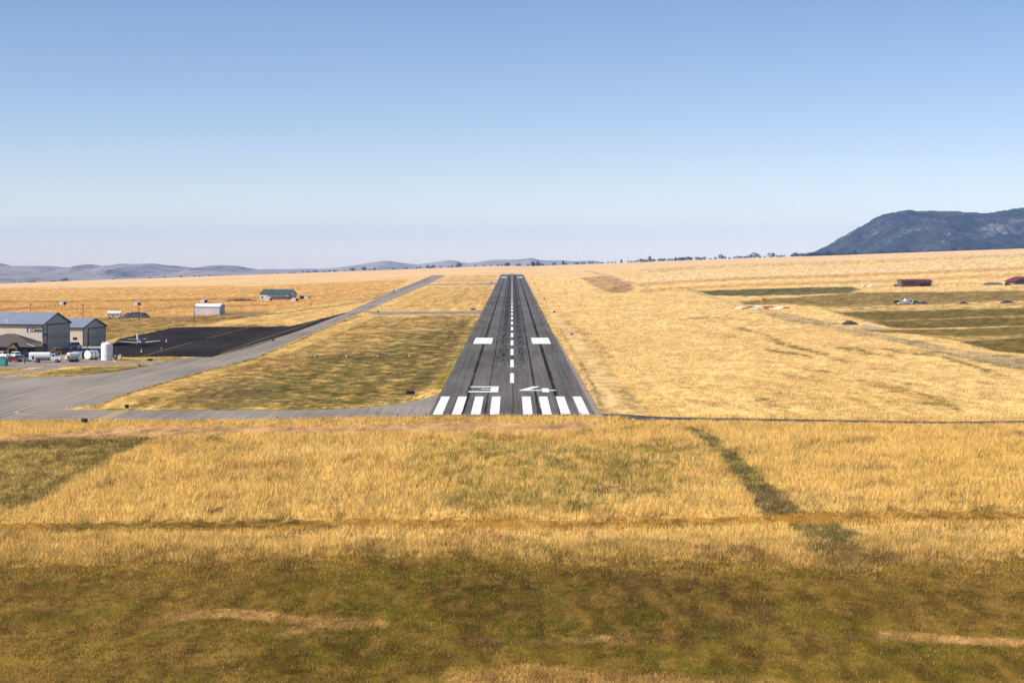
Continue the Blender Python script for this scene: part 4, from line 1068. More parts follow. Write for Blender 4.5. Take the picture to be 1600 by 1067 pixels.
shelter('x', 317, 473)['label'] = 'small pale livestock shelter just behind the white roofed metal shed'
shelter('x', 419, 469.5, 8, 4.5)['label'] = 'small pale livestock shelter before the white wall of the green roofed barn'
shelter('x', 459.5, 470.5, 10, 5)['label'] = 'small pale livestock shelter at the right corner of the green roofed barn'
o = at(476, 467)
t = thing('storage_shed', 'low dark fronted shed right of the green roofed barn', 'shed', o, R(-15))
k = o.y / F
b = MB(); b.box(-8 * k, 8 * k, 2.2, 2.3, 0, 4.6 * k); b.box(-8 * k, -7.6 * k, 0, 2.197, 0, 4.5 * k); b.box(7.6 * k, 8 * k, 0, 2.197, 0, 4.5 * k); b.box(-1.0 * k, 6 * k, 0, 0.1, 0, 4.5 * k); b.build('wall', 'pale_metal', t)
MB().box(-8.3 * k, 8.3 * k, -0.3, 2.5, 4.605 * k, 5.0 * k).build('roof', 'pale_metal', t)
MB().box(-7.5 * k, -1.1 * k, 0.5, 0.6, 0, 4.4 * k).build('opening_shade', 'black_car_and_shade', t)  # black sheet in the open bay stands in for its inner shade

# barns on the right
bx = on_ground(1455, 447.3)
k = bx[1] / F
rb = gable('wooden_barn', 'long weathered log barn with a dark red roof in the right field', 'barn', bx, R(8), 48 * k, 9, 8.3 * k, 10.3 * k, 'barn_wood', 'red_roof', 'red_roof', 0.4)
q = MB(); q.slab([(-27.5 * k, -3.6, 6.0 * k), (0.6, -3.6, 6.0 * k), (0.6, -0.5, 7.3 * k), (-27.5 * k, -0.5, 7.3 * k)], 0.15); lt = q.build('lean_to_roof', 'red_roof', rb)
q = MB(); q.box(-27 * k, -20 * k, -3.3, -3.2, 0, 5.8 * k); q.build('lean_to_wall', 'red_wood', lt)
for x in (-15.5, -10, -4.5, -0.6): MB().box(x * k - 0.12, x * k + 0.12, -3.35, -3.1, 0, 5.8 * k).build('post', 'weathered', lt)
MB().box(-19.8 * k, -0.4, -0.55, -0.51, 0, 5.4 * k).build('opening_shade', 'black_car_and_shade', rb)  # shade under the lean-to, put in as a black sheet
bx = on_ground(1612, 444)
k = bx[1] / F
rh = thing('wooden_house', 'timber gabled house with a dark red roof at the right edge of the photo', 'house', bx, R(10))
b = MB(); w = 30 * k; b.prism([(-w + 2 * k, -0.3), (w * 0.2, -0.3), (w * 0.2, 5 * k), (-w * 0.4 + k, 11.0 * k), (-w + 2 * k, 5 * k)], 0, 16, 'Y'); b.build('wall', 'barn_wood', rh)
b = MB(); cx = -w * 0.4 + k
b.slab([(-w - 0.2, -1, 4.2 * k), (cx, -1, 11.6 * k), (cx, 17, 11.6 * k), (-w - 0.2, 17, 4.2 * k)], 0.2); b.slab([(w * 0.35, -1, 4.0 * k), (w * 0.35, 17, 4.0 * k), (cx, 17, 11.6 * k), (cx, -1, 11.6 * k)], 0.2); b.build('roof', 'red_roof', rh)
q = MB(); q.add([(cx - 5.5 * k, -0.06, 6 * k), (cx + 5.5 * k, -0.06, 6 * k), (cx, -0.06, 9.6 * k)], [(0, 1, 2)]); q.build('gable_board', 'timber', rh)
for x in (-0.75, -0.45, -0.15): MB().box(x * w, x * w + 3 * k, -0.08, -0.004, 1.5 * k, 4 * k).build('window', 'glass', rh)
MB().box(-w - 3, w * 0.4, -3.5, -0.1, 0.35, 0.5).build('porch_deck', 'cream', rh)

# ------------------------------------------------------------------ vehicles
PROF = {
 'sedan': ([(-2.2, .35), (-2.2, .85), (-1.5, .95), (-0.95, 1.42), (0.35, 1.42), (1.05, .95), (2.1, .78), (2.2, .35)], [(-1.35, .97), (-0.88, 1.36), (0.30, 1.36), (0.90, .97)]),
 'suv': ([(-2.3, .45), (-2.3, 1.1), (-2.15, 1.75), (0.3, 1.78), (1.0, 1.12), (2.2, .98), (2.3, .45)], [(-2.1, 1.15), (-2.0, 1.68), (0.25, 1.70), (0.85, 1.15)]),
 'pickup': ([(-2.8, .5), (-2.8, 1.12), (-0.75, 1.12), (-0.65, 1.85), (0.75, 1.85), (1.3, 1.18), (2.7, 1.05), (2.8, .5)], [(-0.55, 1.2), (-0.52, 1.76), (0.7, 1.76), (1.15, 1.2)]),
 'van': ([(-2.4, .45), (-2.4, 2.05), (1.0, 2.1), (1.6, 1.3), (2.3, 1.1), (2.4, .45)], [(0.0, 1.3), (0.0, 1.85), (0.98, 1.9), (1.42, 1.3)]),
}
def car(name, label, cat, loc, rz, kind, paint, hw=0.9):
    o = thing(name, label, cat, loc, rz)
    body, glass = PROF[kind]
    top = max(z for _, z in body)
    def inset(z): return hw * (1 - 0.14 * max(0, (z - 0.9)) / max(0.3, top - 0.9))
    b = MB()
    b.loft([[(x, -inset(z), z) for x, z in body], [(x, inset(z), z) for x, z in body]])
    b.build('body', paint, o)
    g = MB()
    for sgn in (-1, 1):
        g.add([(x, sgn * (inset(z) + 0.012), z) for x, z in glass], [tuple(range(len(glass)))])
    g.build('side_window', 'glass', o)
    n = len(body); idx = max(range(n - 1), key=lambda i: (body[i][1] - body[i + 1][1]) if body[i][0] > -0.2 else -9)
    (xa, za), (xb, zb) = body[idx], body[idx + 1]
    ws = MB(); ws.add([(xa + .05, -inset(za) * .9, za - .06), (xa + .05, inset(za) * .9, za - .06), (xb + .01, inset(zb) * .9, zb + .05), (xb + .01, -inset(zb) * .9, zb + .05)], [(0, 1, 2, 3)])
    ws.build('windscreen', 'glass', o)
    L = body[-1][0]; wr = 0.34 if kind == 'sedan' else 0.4
    for wx in (-L * 0.62, L * 0.62):
        for sgn in (-1, 1):
            y0 = sgn * (hw - 0.2); y1 = sgn * (hw + 0.03)
            wl_ = MB().cyl((wx, y0, wr), (wx, y1, wr), wr, wr, 14).build('wheel', 'rubber', o)
            MB().cyl((wx, y1 + sgn * .002, wr), (wx, y1 + sgn * .02, wr), wr * .55, wr * .5, 10).build('rim', 'steel', wl_)
    for sgn in (-1, 1):
        MB().box(L + .002, L + .03, sgn * hw * .72 - .14, sgn * hw * .72 + .14, .66, .8).build('headlight', 'white_paint', o)
    return o
def gp(px, py): p = at(px, py); return (p.x, p.y, p.z + 0.02)
car('pickup_truck', 'white pickup truck parked before the left part of the lodge', 'pickup', gp(4.5, 559.3), R(-40), 'pickup', 'white_paint')
car('parked_car', 'small white car half hidden behind the dark red car', 'car', gp(26, 559.5), R(-60), 'suv', 'white_paint')
car('parked_car', 'dark red car beside the teal box at the edge of the parking area', 'car', gp(21, 565.2), R(-14), 'sedan', 'red_car')
car('parked_car', 'dark blue estate car between the red car and the fuel lorry', 'car', gp(37, 564.6), R(-20), 'suv', 'blue_car')
car('parked_car', 'black pickup parked in the second row behind the blue car', 'car', gp(39, 559), R(172), 'pickup', 'black_car_and_shade')
car('pickup_truck', 'orange yellow pickup parked in the shade of the large hangar door', 'pickup', gp(90, 553.8), R(-150), 'pickup', 'yellow_car')
car('parked_car', 'black car beside the orange pickup in the shade of the hangar', 'car', gp(101, 553.6), R(-28), 'suv', 'black_car_and_shade')
car('parked_van', 'white van parked below the window of the smaller hangar', 'van', gp(116.5, 545.2), R(-32), 'van', 'white_paint', 1.0)
car('parked_car', 'white car among the scrap before the white camper in the right field', 'car', gp(1410.5, 475.2), R(-170), 'sedan', 'white_paint')
car('parked_car', 'pale teal car right of the white camper in the right field', 'car', gp(1432, 475), R(15), 'suv', 'aqua')
car('parked_car', 'dark rusty car left of the white camper in the right field', 'car', gp(1402, 473.5), R(4), 'sedan', 'black_car_and_shade')
car('parked_car', 'dark car with a white end parked beside the timber house', 'car', gp(1575, 446.5), R(-10), 'suv', 'black_car_and_shade')

# fuel lorry
fl_ = thing('fuel_lorry', 'long white fuel lorry with a tank body parked beside the gravel drive', 'lorry', gp(71, 566.3), R(2))
b = MB(); ring = lambda x, s=1.0: [(x, 1.15 * s * math.copysign(abs(math.cos(a)) ** 0.6, math.cos(a)), 2.0 + 0.80 * s * math.copysign(abs(math.sin(a)) ** 0.6, math.sin(a))) for a in [2 * math.pi * k / 20 for k in range(20)]]
b.loft([ring(-4.25, .86), ring(-4.1, 1), ring(1.35, 1), ring(1.5, .86)]); b.build('tank', 'white_paint', fl_)
b = MB(); b.box(-4.25, -2.45, -1.1, 1.1, .75, 1.9); b.build('rear_cabinet', 'white_paint', fl_)
b = MB(); b.box(-2.4, 4.1, -.45, .45, .6, .85); b.box(-1.35, 1.3, -1.1, -.75, .6, 1.18); b.box(-3.4, -2.8, -1.13, -1.102, .9, 2.2); b.build('chassis', 'dark_steel', fl_)
for x in (-1.1, -.5, .15, .75): MB().cyl((x, -1.16, .95), (x, -1.12, .95), .17, .17, 10).build('hose_reel', 'steel', fl_)
b = MB(); b.loft([[(1.65, y, .7), (1.65, y, 2.35), (2.55, y, 2.38), (2.98, y, 1.72), (4.15, y, 1.5), (4.3, y, .7)] for y in (-1.1, 1.1)]); cab = b.build('cab', 'white_paint', fl_)
b = MB()
for sgn in (-1, 1): b.add([(1.95, sgn * 1.115, 1.65), (2.8, sgn * 1.115, 1.68), (2.5, sgn * 1.115, 2.25), (1.95, sgn * 1.115, 2.25)], [(0, 1, 2, 3)])
b.build('side_window', 'glass', cab)
MB().add([(2.6, -.95, 2.32), (2.6, .95, 2.32), (2.99, .95, 1.78), (2.99, -.95, 1.78)], [(0, 1, 2, 3)]).build('windscreen', 'glass', cab)
MB().box(4.28, 4.42, -1.1, 1.1, .5, .75).build('bumper', 'steel', cab)
for wx in (-2.0, 3.35):
    for sgn in (-1, 1):
        w_ = MB().cyl((wx, sgn * .75, .52), (wx, sgn * 1.14, .52), .52, .52, 16).build('wheel', 'rubber', fl_)
        MB().cyl((wx, sgn * 1.142, .52), (wx, sgn * 1.16, .52), .26, .24, 10).build('rim', 'steel', w_)

# tanks and pumps
def cradle_tank(name, label, cat, loc, rz, L, r, zc, strap=True):
    o = thing(name, label, cat, loc, rz)
    n = 22
    def rg(x, s): return [(x, r * s * math.cos(2 * math.pi * k / n), zc + r * s * math.sin(2 * math.pi * k / n)) for k in range(n)]
    MB().loft([rg(-L / 2 - .14, .55), rg(-L / 2 - .06, .9), rg(-L / 2, 1), rg(L / 2, 1), rg(L / 2 + .06, .9), rg(L / 2 + .14, .55)]).build('tank', 'white_paint', o)
    for x in (-L * .32, L * .32):
        MB().box(x - .15, x + .15, -r * .8, r * .8, 0, zc - r * .55).build('cradle', 'dark_steel', o)
    MB().cyl((0, 0, zc + r - .02), (0, 0, zc + r + .35), .22, .22, 10).build('hatch', 'steel', o)
    if strap:
        for x in (-L * .12, L * .3):
            s_ = MB(); s_.loft([[(xx, r * q * math.cos(2 * math.pi * k / n), zc + r * q * math.sin(2 * math.pi * k / n)) for k in range(n)] for xx, q in ((x, 1.012), (x + .28, 1.012))]); s_.build('strap', 'dark_steel', o)
        MB().box(L * .05, L * .2, -r - .25, -r - .1, 0.3, zc + r + .2).build('ladder', 'steel', o)
    return o
cradle_tank('fuel_tank', 'fat white tank lying with its round end towards the camera, dark straps behind', 'tank', gp(143.5, 562), R(-118), 3.6, 1.2, 1.35)
MB().box(-1.98, -1.95, -.5, -.1, .4, 1.6).build('fuel_gauge', 'dark_steel', bpy.data.objects['fuel_tank'])
tr = thing('tank_trailer', 'small white tank trailer with pipes and a white bottle beside it', 'trailer', gp(115, 565.5), R(38))
rg = lambda x, s: [(x, .85 * s * math.cos(2 * math.pi * k / 18), 1.75 + .85 * s * math.sin(2 * math.pi * k / 18)) for k in range(18)]
MB().loft([rg(-1.75, .5), rg(-1.6, .95), rg(-1.4, 1), rg(1.3, 1), rg(1.5, .9), rg(1.6, .5)]).build('tank', 'white_paint', tr)
MB().box(-2.1, 2.6, -.75, .75, .55, .72).build('chassis', 'steel', tr)
b = MB(); b.box(-2.3, -1.85, -.8, .1, .75, 1.9); b.box(-2.35, -1.8, .15, .75, .75, 1.5); b.build('pump_cabinet', 'cream', tr)
b = MB()
for p0, p1 in (((-2.3, -.9, .6), (-2.3, -.9, 2.0)), ((-2.3, -.9, 2.0), (-1.6, -.9, 2.0)), ((-1.4, -.95, .8), (1.2, -.95, .8)), ((-.6, -.95, .8), (-.6, -.95, 1.6)), ((.4, -.95, .8), (.4, -.95, 1.5))): b.cyl(p0, p1, .06, .06, 6)
b.build('pipes', 'steel', tr)
for wx in (-.7, .6):
    for sgn in (-1, 1): MB().cyl((wx, sgn * .7, .38), (wx, sgn * .95, .38), .38, .38, 12).build('wheel', 'rubber', tr)
gb = thing('gas_bottle', 'slim white upright bottle standing right of the small tank trailer', 'gas bottle', gp(123.5, 565.5))
MB().loft([[(r_ * math.cos(2 * math.pi * k / 12), r_ * math.sin(2 * math.pi * k / 12), z) for k in range(12)] for r_, z in ((.2, 0), (.27, .06), (.27, 1.25), (.2, 1.42), (.07, 1.5))]).build('bottle_body', 'white_paint', gb)
MB().cyl((0, 0, 1.5), (0, 0, 1.68), .06, .06, 8).build('valve', 'steel', gb)
vt = thing('storage_tank', 'tall white upright cylindrical tank beside the dark apron', 'tank', gp(167, 562.5))
n = 28; cr = lambda r_, z: [(r_ * math.cos(2 * math.pi * k / n), r_ * math.sin(2 * math.pi * k / n), z) for k in range(n)]
MB().loft([cr(1.58, 0), cr(1.58, 1.2)]).build('tank_base', 'white_paint', vt)
MB().loft([cr(1.6, 1.203), cr(1.6, 4.35), cr(1.2, 4.75), cr(.3, 4.95)]).build('tank_shell', 'white_paint', vt)
MB().loft([cr(1.615, 1.17), cr(1.615, 1.22)]).build('band', 'steel', vt)
b = MB()
for a in (2.6, .3): b.cyl((1.45 * math.cos(a), 1.45 * math.sin(a) , 4.3), (1.45 * math.cos(a), 1.45 * math.sin(a), 5.15), .05, .05, 6)
b.cyl((0, 0, 4.9), (0, 0, 5.15), .28, .28, 10); b.build('top_fittings', 'white_paint', vt)
pu = thing('fuel_pump', 'grey fuel pump cabinet right beside the tall white tank', 'fuel pump', gp(181, 562.5), R(-15))
MB().box(-.55, .35, -.3, .3, 0, 1.5).build('cabinet', 'steel', pu); MB().box(-.45, .2, -.33, -.302, .8, 1.35).build('display', 'white_paint', pu); MB().cyl((.42, 0, 0), (.42, 0, 1.75), .06, .06, 8).build('hose_post', 'dark_steel', pu)
hb = thing('hose_cabinet', 'low pale hose cabinet standing right of the grey fuel pump', 'cabinet', gp(187.5, 561.5), R(-15))
MB().box(-.5, .5, -.35, .35, 0, 1.25).build('cabinet', 'cream', hb); MB().slab([(-.55, -.4, 1.26), (.55, -.4, 1.26), (.55, .4, 1.4), (-.55, .4, 1.4)], .06).build('lid', 'steel', hb)
# far white tank on a frame and the dark heap
kt = at(181.5, 496.5); k = kt.y / F
ft = thing('white_tank', 'white horizontal tank on a frame in the field beyond the apron', 'tank', kt, R(-6))
rg = lambda x, s: [(x, 3.0 * k * s * math.cos(2 * math.pi * q / 16), 7.6 * k + 3.0 * k * s * math.sin(2 * math.pi * q / 16)) for q in range(16)]
MB().loft([rg(-14 * k, .6), rg(-13.4 * k, 1), rg(8.6 * k, 1), rg(9.2 * k, .6)]).build('tank', 'white_paint', ft)
b = MB()
for x in (-12, -5, 2, 8): b.box(x * k - .12, x * k + .12, -.8, .8, 0, 5 * k)
b.box(-12.5 * k, 8.5 * k, -.9, -.7, 4.2 * k, 4.6 * k); b.build('frame', 'steel', ft)
wg = thing('flatbed_wagon', 'pale flatbed wagon loaded with bits under the white horizontal tank', 'wagon', at(181, 498), R(-4))
MB().box(-12 * k, 9 * k, -1, 1, 1.2 * k, 1.8 * k).build('bed', 'pale_metal', wg)
for x in (-9, 6):
    for sgn in (-1, 1): MB().cyl((x * k, sgn * .8, .42), (x * k, sgn * 1.05, .42), .42, .42, 10).build('wheel', 'rubber', wg)
MB().box(-11 * k, -7 * k, -.7, .5, 1.82 * k, 3.2 * k).build('load', 'cream', wg); MB().box(2 * k, 5 * k, -.7, .5, 1.82 * k, 3.0 * k).build('load', 'white_paint', wg)

def mound(name, label, cat, px, py, wpx, hpx, depth, material, seed, lump=0.5, flat_top=True):
    p = at(px, py); k = p.y / F; w = wpx * k; h = hpx * k
    nx, ny = 48, 16
    u = np.linspace(-1, 1, nx)[None, :] + np.zeros((ny, 1)); v = np.linspace(-1, 1, ny)[:, None] + np.zeros((1, nx))
    e = np.clip(1 - np.abs(u) ** (5 if flat_top else 2.2), 0, 1) * np.clip(1 - np.abs(v) ** 2, 0, 1) ** 0.6
    z = h * e * (1 - lump * 0.5 + lump * fbm(u * 9 + seed, v * 3, seed, 3))
    xx = u * w / 2 + (fbm(u * 6, v * 4, seed + 5, 2) - .5) * lump * 1.2; yy_ = v * depth / 2
    o = np_mesh(name, np.stack([xx, yy_, z - 0.05], -1).reshape(-1, 3), grid_quads(ny, nx), M[material], smooth=False)
    o.location = p
    return tag(o, label, cat)
mound('tarpaulin_heap', 'long dark heap under tarpaulins right of the white horizontal tank', 'heap', 212, 496.6, 45, 8.2, 4, 'tarp', 3, 0.55)
mound('brush_pile', 'dark brush pile beside the pale gravel pad at the field corner', 'brush pile', 1328, 507.2, 26, 6.0, 5, 'brush', 5, 0.9, False)
mound('brush_pile', 'low grey brush pile alone in the stubble between the camper and the right edge', 'brush pile', 1506, 474.8, 14, 3.4, 4, 'brush', 8, 0.9, False)
mound('brush_pile', 'long dark brush pile near the right edge below the timber house', 'brush pile', 1574, 473.6, 22, 4.2, 4, 'brush', 12, 0.9, False)
mound('scrap_heap', 'heap of rusty scrap right of the pale teal car', 'scrap heap', 1443, 475, 12, 4.0, 4, 'brush', 15, 0.9, False)
mound('wood_pile', 'grey pile of timber left of the red roofed barn', 'wood pile', 1399.5, 447.8, 8, 4.0, 3, 'mud_grey', 18, 0.5)
mound('hay_stack', 'long dark row of stacked hay beside the timber house at right', 'hay stack', 1551, 445.4, 32, 4.2, 4, 'mud_grey', 21, 0.6)
mound('brush_pile', 'low tangle of dark branches behind the white roofed metal shed', 'brush pile', 378, 470.5, 60, 2.6, 3, 'brush', 25, 1.3, False)

# campers in the right field
def camper(label, px, py, wpx, hpx, rz):
    p = at(px, py); k = p.y / F; w = wpx * k; h = hpx * k
    o = thing('camper_trailer', label, 'camper', p, rz)
    b = MB(); b.loft([[(-w / 2, y, .45), (-w / 2 - .1, y, h * .7), (-w / 2 + .25, y, h), (w / 2 - .3, y, h), (w / 2, y, h * .6), (w / 2, y, .45)] for y in (-1.15, 1.15)]); b.build('body', 'white_paint', o)
    MB().box(w * .12, w * .38, -1.19, -1.152, h * .5, h * .8).build('window', 'glass', o)
    for sgn in (-1, 1): MB().cyl((0, sgn * .9, .35), (0, sgn * 1.16, .35), .35, .35, 12).build('wheel', 'rubber', o)
    MB().box(w / 2, w / 2 + .9, -.08, .08, .4, .5).build('drawbar', 'steel', o)
    return o
camper('tall white camper standing in the scrap below the red roofed barn', 1418.5, 474.8, 11, 7.6, R(12))
camper('white box camper with a dark window far left of the red roofed barn', 1361.2, 448.6, 8, 4.8, R(-10))
camper('smaller rounded white trailer beside the box camper in the right field', 1349.8, 449, 4.6, 3.6, R(5))

# teal box, posts, lamp mast
tb = thing('teal_container', 'teal metal container with a darker door at the left edge of the photo', 'container', gp(3.2, 571.5), R(-8))
MB().box(-1.4, 1.25, -.9, .9, .12, 1.8).build('box', 'teal', tb); MB().box(.1, .85, -.93, -.903, .25, 1.45).build('door', 'aqua', tb); MB().box(-1.45, 1.3, -.95, .95, 1.803, 1.9).build('lid', 'teal', tb); MB().box(-1.4, 1.25, -.8, .8, 0, .117).build('skid', 'dark_steel', tb)
tag(MB().cyl((0, 0, 0), (0, 0, 1.35), .14, .12, 10).box(-.2, .2, -.2, .2, 1.353, 1.45).build('bollard', 'dark_timber', loc=gp(38.5, 568)), 'short dark timber post in the grass before the blue car', 'bollard')
lm = thing('lamp_mast', 'tall thin dark lamp mast before the smaller hangar door', 'street lamp', gp(137, 557.5))
MB().cyl((0, 0, 0), (0, 0, 6.9), .13, .08, 8).build('pole', 'dark_steel', lm)
MB().box(-.9, .9, -.06, .06, 6.903, 7.0).build('crossbar', 'dark_steel', lm)
for x in (-.75, .55): MB().box(x, x + .35, -.4, -.063, 6.75, 7.05).build('lamp_head', 'steel', lm)

# ------------------------------------------------------------------ aeroplanes
def aeroplane(label, loc, rz, span, length, high=False, blue=True):
    o = thing('light_aeroplane', label, 'aeroplane', loc, rz)
    L = length; fr = L * .068; zc = 1.35 if not high else 1.25
    def rg(x, w, h, z): return [(x, w * math.cos(2 * math.pi * k / 16), z + h * math.sin(2 * math.pi * k / 16)) for k in range(16)]
    st = [(.5, .2, .25, 0), (.46, .55, .6, 0), (.36, .8, .85, .02), (.2, 1, 1.0, .1), (.08, 1, 1.25, .2), (-.1, .95, 1.2, .2), (-.25, .6, .7, .15), (-.4, .32, .42, .25), (-.5, .12, .25, .35)]
    MB().loft([rg(x * L, w * fr, h * fr, zc + dz) for x, w, h, dz in st]).build('fuselage', 'plane_blue' if blue else 'plane_white', o, smooth=True)
    wz = zc - fr * .55 if not high else zc + fr * 1.15
    ch = L * .16
    for sgn in (-1, 1):
        y0 = sgn * fr * .6; y1 = sgn * span / 2; dh = span / 2 * .085
        def sec(y, c, z, t): return [(ch * .6 - 0, y, z), (ch * .6 - c * .3, y, z + t), (ch * .6 - c, y, z + t * .2), (ch * .6 - c * .4, y, z - t * .5)]
        MB().loft([sec(y0, ch, wz, .14), sec((y0 + y1) / 2, ch * .85, wz + dh * .5, .11), sec(y1, ch * .6, wz + dh, .06)]).build('wing', 'plane_white', o)
        hs = lambda y, c, z: [(-L * .42, y, z), (-L * .42 - c * .4, y, z + .05), (-L * .42 - c, y, z), (-L * .42 - c * .5, y, z - .04)]
        MB().loft([hs(sgn * .12, L * .11, zc + .55), hs(sgn * span * .215, L * .07, zc + .66)]).build('tailplane', 'plane_white', o)
    MB().loft([[(-L * .36, y, zc + .45), (-L * .47, y, zc + 2.5), (-L * .55, y, zc + 2.5), (-L * .5, y, zc + .45)] for y in (-.09, .09)]).build('tail_fin', 'plane_white', o)
    g = MB(); g.loft([rg(x * L, w * fr, h * fr, zc + dz) for x, w, h, dz in ((.205, .75, .5, .55), (.1, .9, .75, .78), (-.06, .9, .75, .78), (-.14, .7, .5, .6))]); g.build('canopy', 'glass', o, smooth=True)
    pr = MB(); pr.cyl((L * .5, 0, zc), (L * .5 + .35, 0, zc), .18, .03, 10); pp = pr.build('spinner', 'plane_white', o)
    b = MB(); b.add([(L * .5 + .1, -.08, zc - 1.0), (L * .5 + .13, .08, zc - 1.0), (L * .5 + .13, .08, zc + 1.0), (L * .5 + .1, -.08, zc + 1.0)], [(0, 1, 2, 3)]); b.build('propeller', 'dark_steel', pp)
    for x, y in ((L * .34, 0), (-L * .02, fr * 2.1), (-L * .02, -fr * 2.1)):
        wz2 = wz if y else zc - fr * .6
        g = MB(); g.cyl((x, y, .25), (x, y, wz2), .05, .06, 6); gl = g.build('landing_gear', 'steel', o)
        MB().cyl((x, y - .09, .24), (x, y + .09, .24), .24, .24, 12).build('wheel', 'rubber', gl)
    if high:
        for sgn in (-1, 1): MB().cyl((.2, sgn * fr * .8, zc - fr * .5), (.1, sgn * span * .26, wz + .25), .04, .04, 6).build('strut', 'plane_white', o)
    return o
aeroplane('white winged aeroplane with a blue fuselage parked on the dark apron', gp(217, 540.5), R(-72), 13.4, 9.2)
aeroplane('small white aeroplane rolling along the taxiway in the distance', gp(616, 457.8), R(-112), 10.6, 7.6, True, False)

# small markers on the apron
for px, py, c, lab in ((221, 550.5, 'white_paint', 'small white cone on the dark apron below the parked aeroplane'), (252.5, 546.5, 'sock', 'orange and white cone at the right wing tip of the parked aeroplane'), (260, 534.5, 'white_paint', 'small pale cone on the dark apron behind the right wing tip')):
    c_ = thing('traffic_cone', lab, 'cone', gp(px, py))
    MB().cyl((0, 0, .05), (0, 0, .95), .22, .06, 12).build('cone', c, c_); MB().box(-.28, .28, -.28, .28, 0, .047).build('foot', 'sign_black', c_)

# ------------------------------------------------------------------ runway and taxiway signs
def board(name, label, cat, px, py, wpx, hpx, rz=0.0, face='sign_black', group=None, digit=None, legs=2, thick=0.28, foot=None):
    p = at(px, py); k = p.y / F; w = wpx * k; h = hpx * k
    o = thing(name, label, cat, p, rz, group)
    b = MB().box(-w / 2, w / 2, -thick / 2, thick / 2, h * .22, h).build('panel', face, o)
    b2 = MB().box(-w / 2 - .03, w / 2 + .03, -thick / 2 - .02, thick / 2 + .02, h + .003, h + .06).build('top_cap', 'dark_steel', o)
    for x in np.linspace(-w * .4, w * .4, legs): MB().cyl((x, 0, -.05), (x, 0, h * .217), .05, .05, 6).build('leg', 'dark_steel', o)
    if digit:
        text_mesh('sign_digit', digit, h * .95, 'white_paint', b, (-h * .26, -thick / 2 - .02, h * .30), (R(90), 0, 0), 0, 0.03)
    if foot: MB().box(-w / 2 - .3, w / 2 + .3, -.55, .55, -.1, .06).build('foot_slab', 'concrete', o)
    return o
DR = 'distance signs along the right edge of the runway'
dists = [(893.5, 524, 4.4, 3.6, 'nearest black distance sign right of the runway, white digit on its face', '7'), (866, 489, 3.4, 2.6, 'black distance sign beside the runway in the middle distance, second from the camera', None),
         (850.5, 468, 2.6, 2.0, 'tiny dark distance sign beside the runway, third from the camera', None), (841.5, 454.6, 2.2, 1.8, 'tiny dark distance sign beside the runway, fourth from the camera', None),
         (835.2, 444, 1.9, 1.6, 'tiny dark distance sign beside the far runway, second from its end', None), (830.4, 436, 1.7, 1.5, 'tiny dark distance sign at the far end of the runway', None)]
for px, py, w, h, lab, dg in dists: board('distance_sign', lab, 'runway sign', px, py, w, h, 0, group=DR, digit=dg)
board('guidance_sign', 'black sign back in the grass just left of the runway threshold', 'taxiway sign', 641.5, 617.5, 13, 6.4, R(4), legs=3)
sg1 = board('guidance_sign', 'small dark sign on a concrete slab in front of the hold line', 'taxiway sign', 132, 662, 6.2, 8.2, R(48), thick=.9, foot=True)
MB().box(-.3, .1, -.47, -.452, .9, 1.35).build('sign_panel', 'white_paint', bpy.data.objects[sg1.children[0].name])
board('guidance_sign', 'small dark sign in the grass corner between the two taxiways', 'taxiway sign', 198, 638.5, 5, 6, R(50), thick=.5)
board('guidance_sign', 'flat dark sign beside the near crossing taxiway next to the runway', 'taxiway sign', 739.5, 484.8, 7, 2.4, R(5), legs=3)
board('guidance_sign', 'tiny dark sign beside the far crossing taxiway next to the runway', 'taxiway sign', 767.5, 443, 3, 1.6, R(5))
board('guidance_sign', 'tiny dark sign at the left mouth of the near crossing taxiway', 'taxiway sign', 591, 488.5, 2.2, 2.6, R(40))
board('guidance_sign', 'low dark sign in the grass strip below the dark apron', 'taxiway sign', 234.5, 564.4, 8, 3.4, R(6), legs=3)
board('guidance_sign', 'tiny dark sign on the dark apron edge beside the taxiway', 'taxiway sign', 427, 533, 3, 2.6, R(30))
yb = mound('yellow_bush', 'bright yellow flowering bush at the edge of the grass island', 'bush', 215, 571.5, 9, 4.2, 2.2, 'yellow_paint', 31, 0.8, False)

# approach slope lights: four lamp boxes, two shining white and two red
for px, c, lab in ((492, 'lamp_white', 'lamp box shining white, leftmost of the row of four in the grass'), (541, 'lamp_white', 'lamp box shining white, second of the row of four from the left'),
                   (590, 'lamp_red', 'lamp box shining red beside the white ones in the row'), (639.5, 'lamp_red', 'lamp box shining red, closest of the row to the runway')):
    o = thing('approach_light', lab, 'runway light', at(px, 559.5), 0, 'row of approach slope lights in the grass')
    MB().box(-.55, .55, -.1, .9, .45, .85).build('housing', 'mud_grey', o)
    MB().box(-.16, .16, -.13, -.103, .52, .76).build('lamp', c, o)
    b = MB()
    for x in (-.45, .45):
        for y_ in (0, .8): b.cyl((x, y_, -.05), (x, y_, .447), .035, .035, 6)
    b.build('legs', 'steel', o)

# threshold lights along the near end of the runway
def edge_light():
    o = thing('threshold_light', 'small dark lamp in the row along the near taxiway and runway end', 'runway light', (0, 0, 0), 0, 'small lamps along the runway end')
    MB().cyl((0, 0, 0), (0, 0, .38), .05, .05, 8).build('stem', 'dark_steel', o)
    MB().cyl((0, 0, .38), (0, 0, .58), .13, .09, 10).build('lens', 'marker_brown', o)
    return o
el = edge_light(); first = True
for px, py in ((621, 651.2), (648, 650.6), (666.5, 650.2), (694, 649.8), (721, 649.5), (907.5, 649.5), (880, 650), (548, 653.4), (327, 655.8), (433, 655.2)):
    loc = gp(px, py)
    if first: el.location = loc; first = False
    else: dup(el, loc)

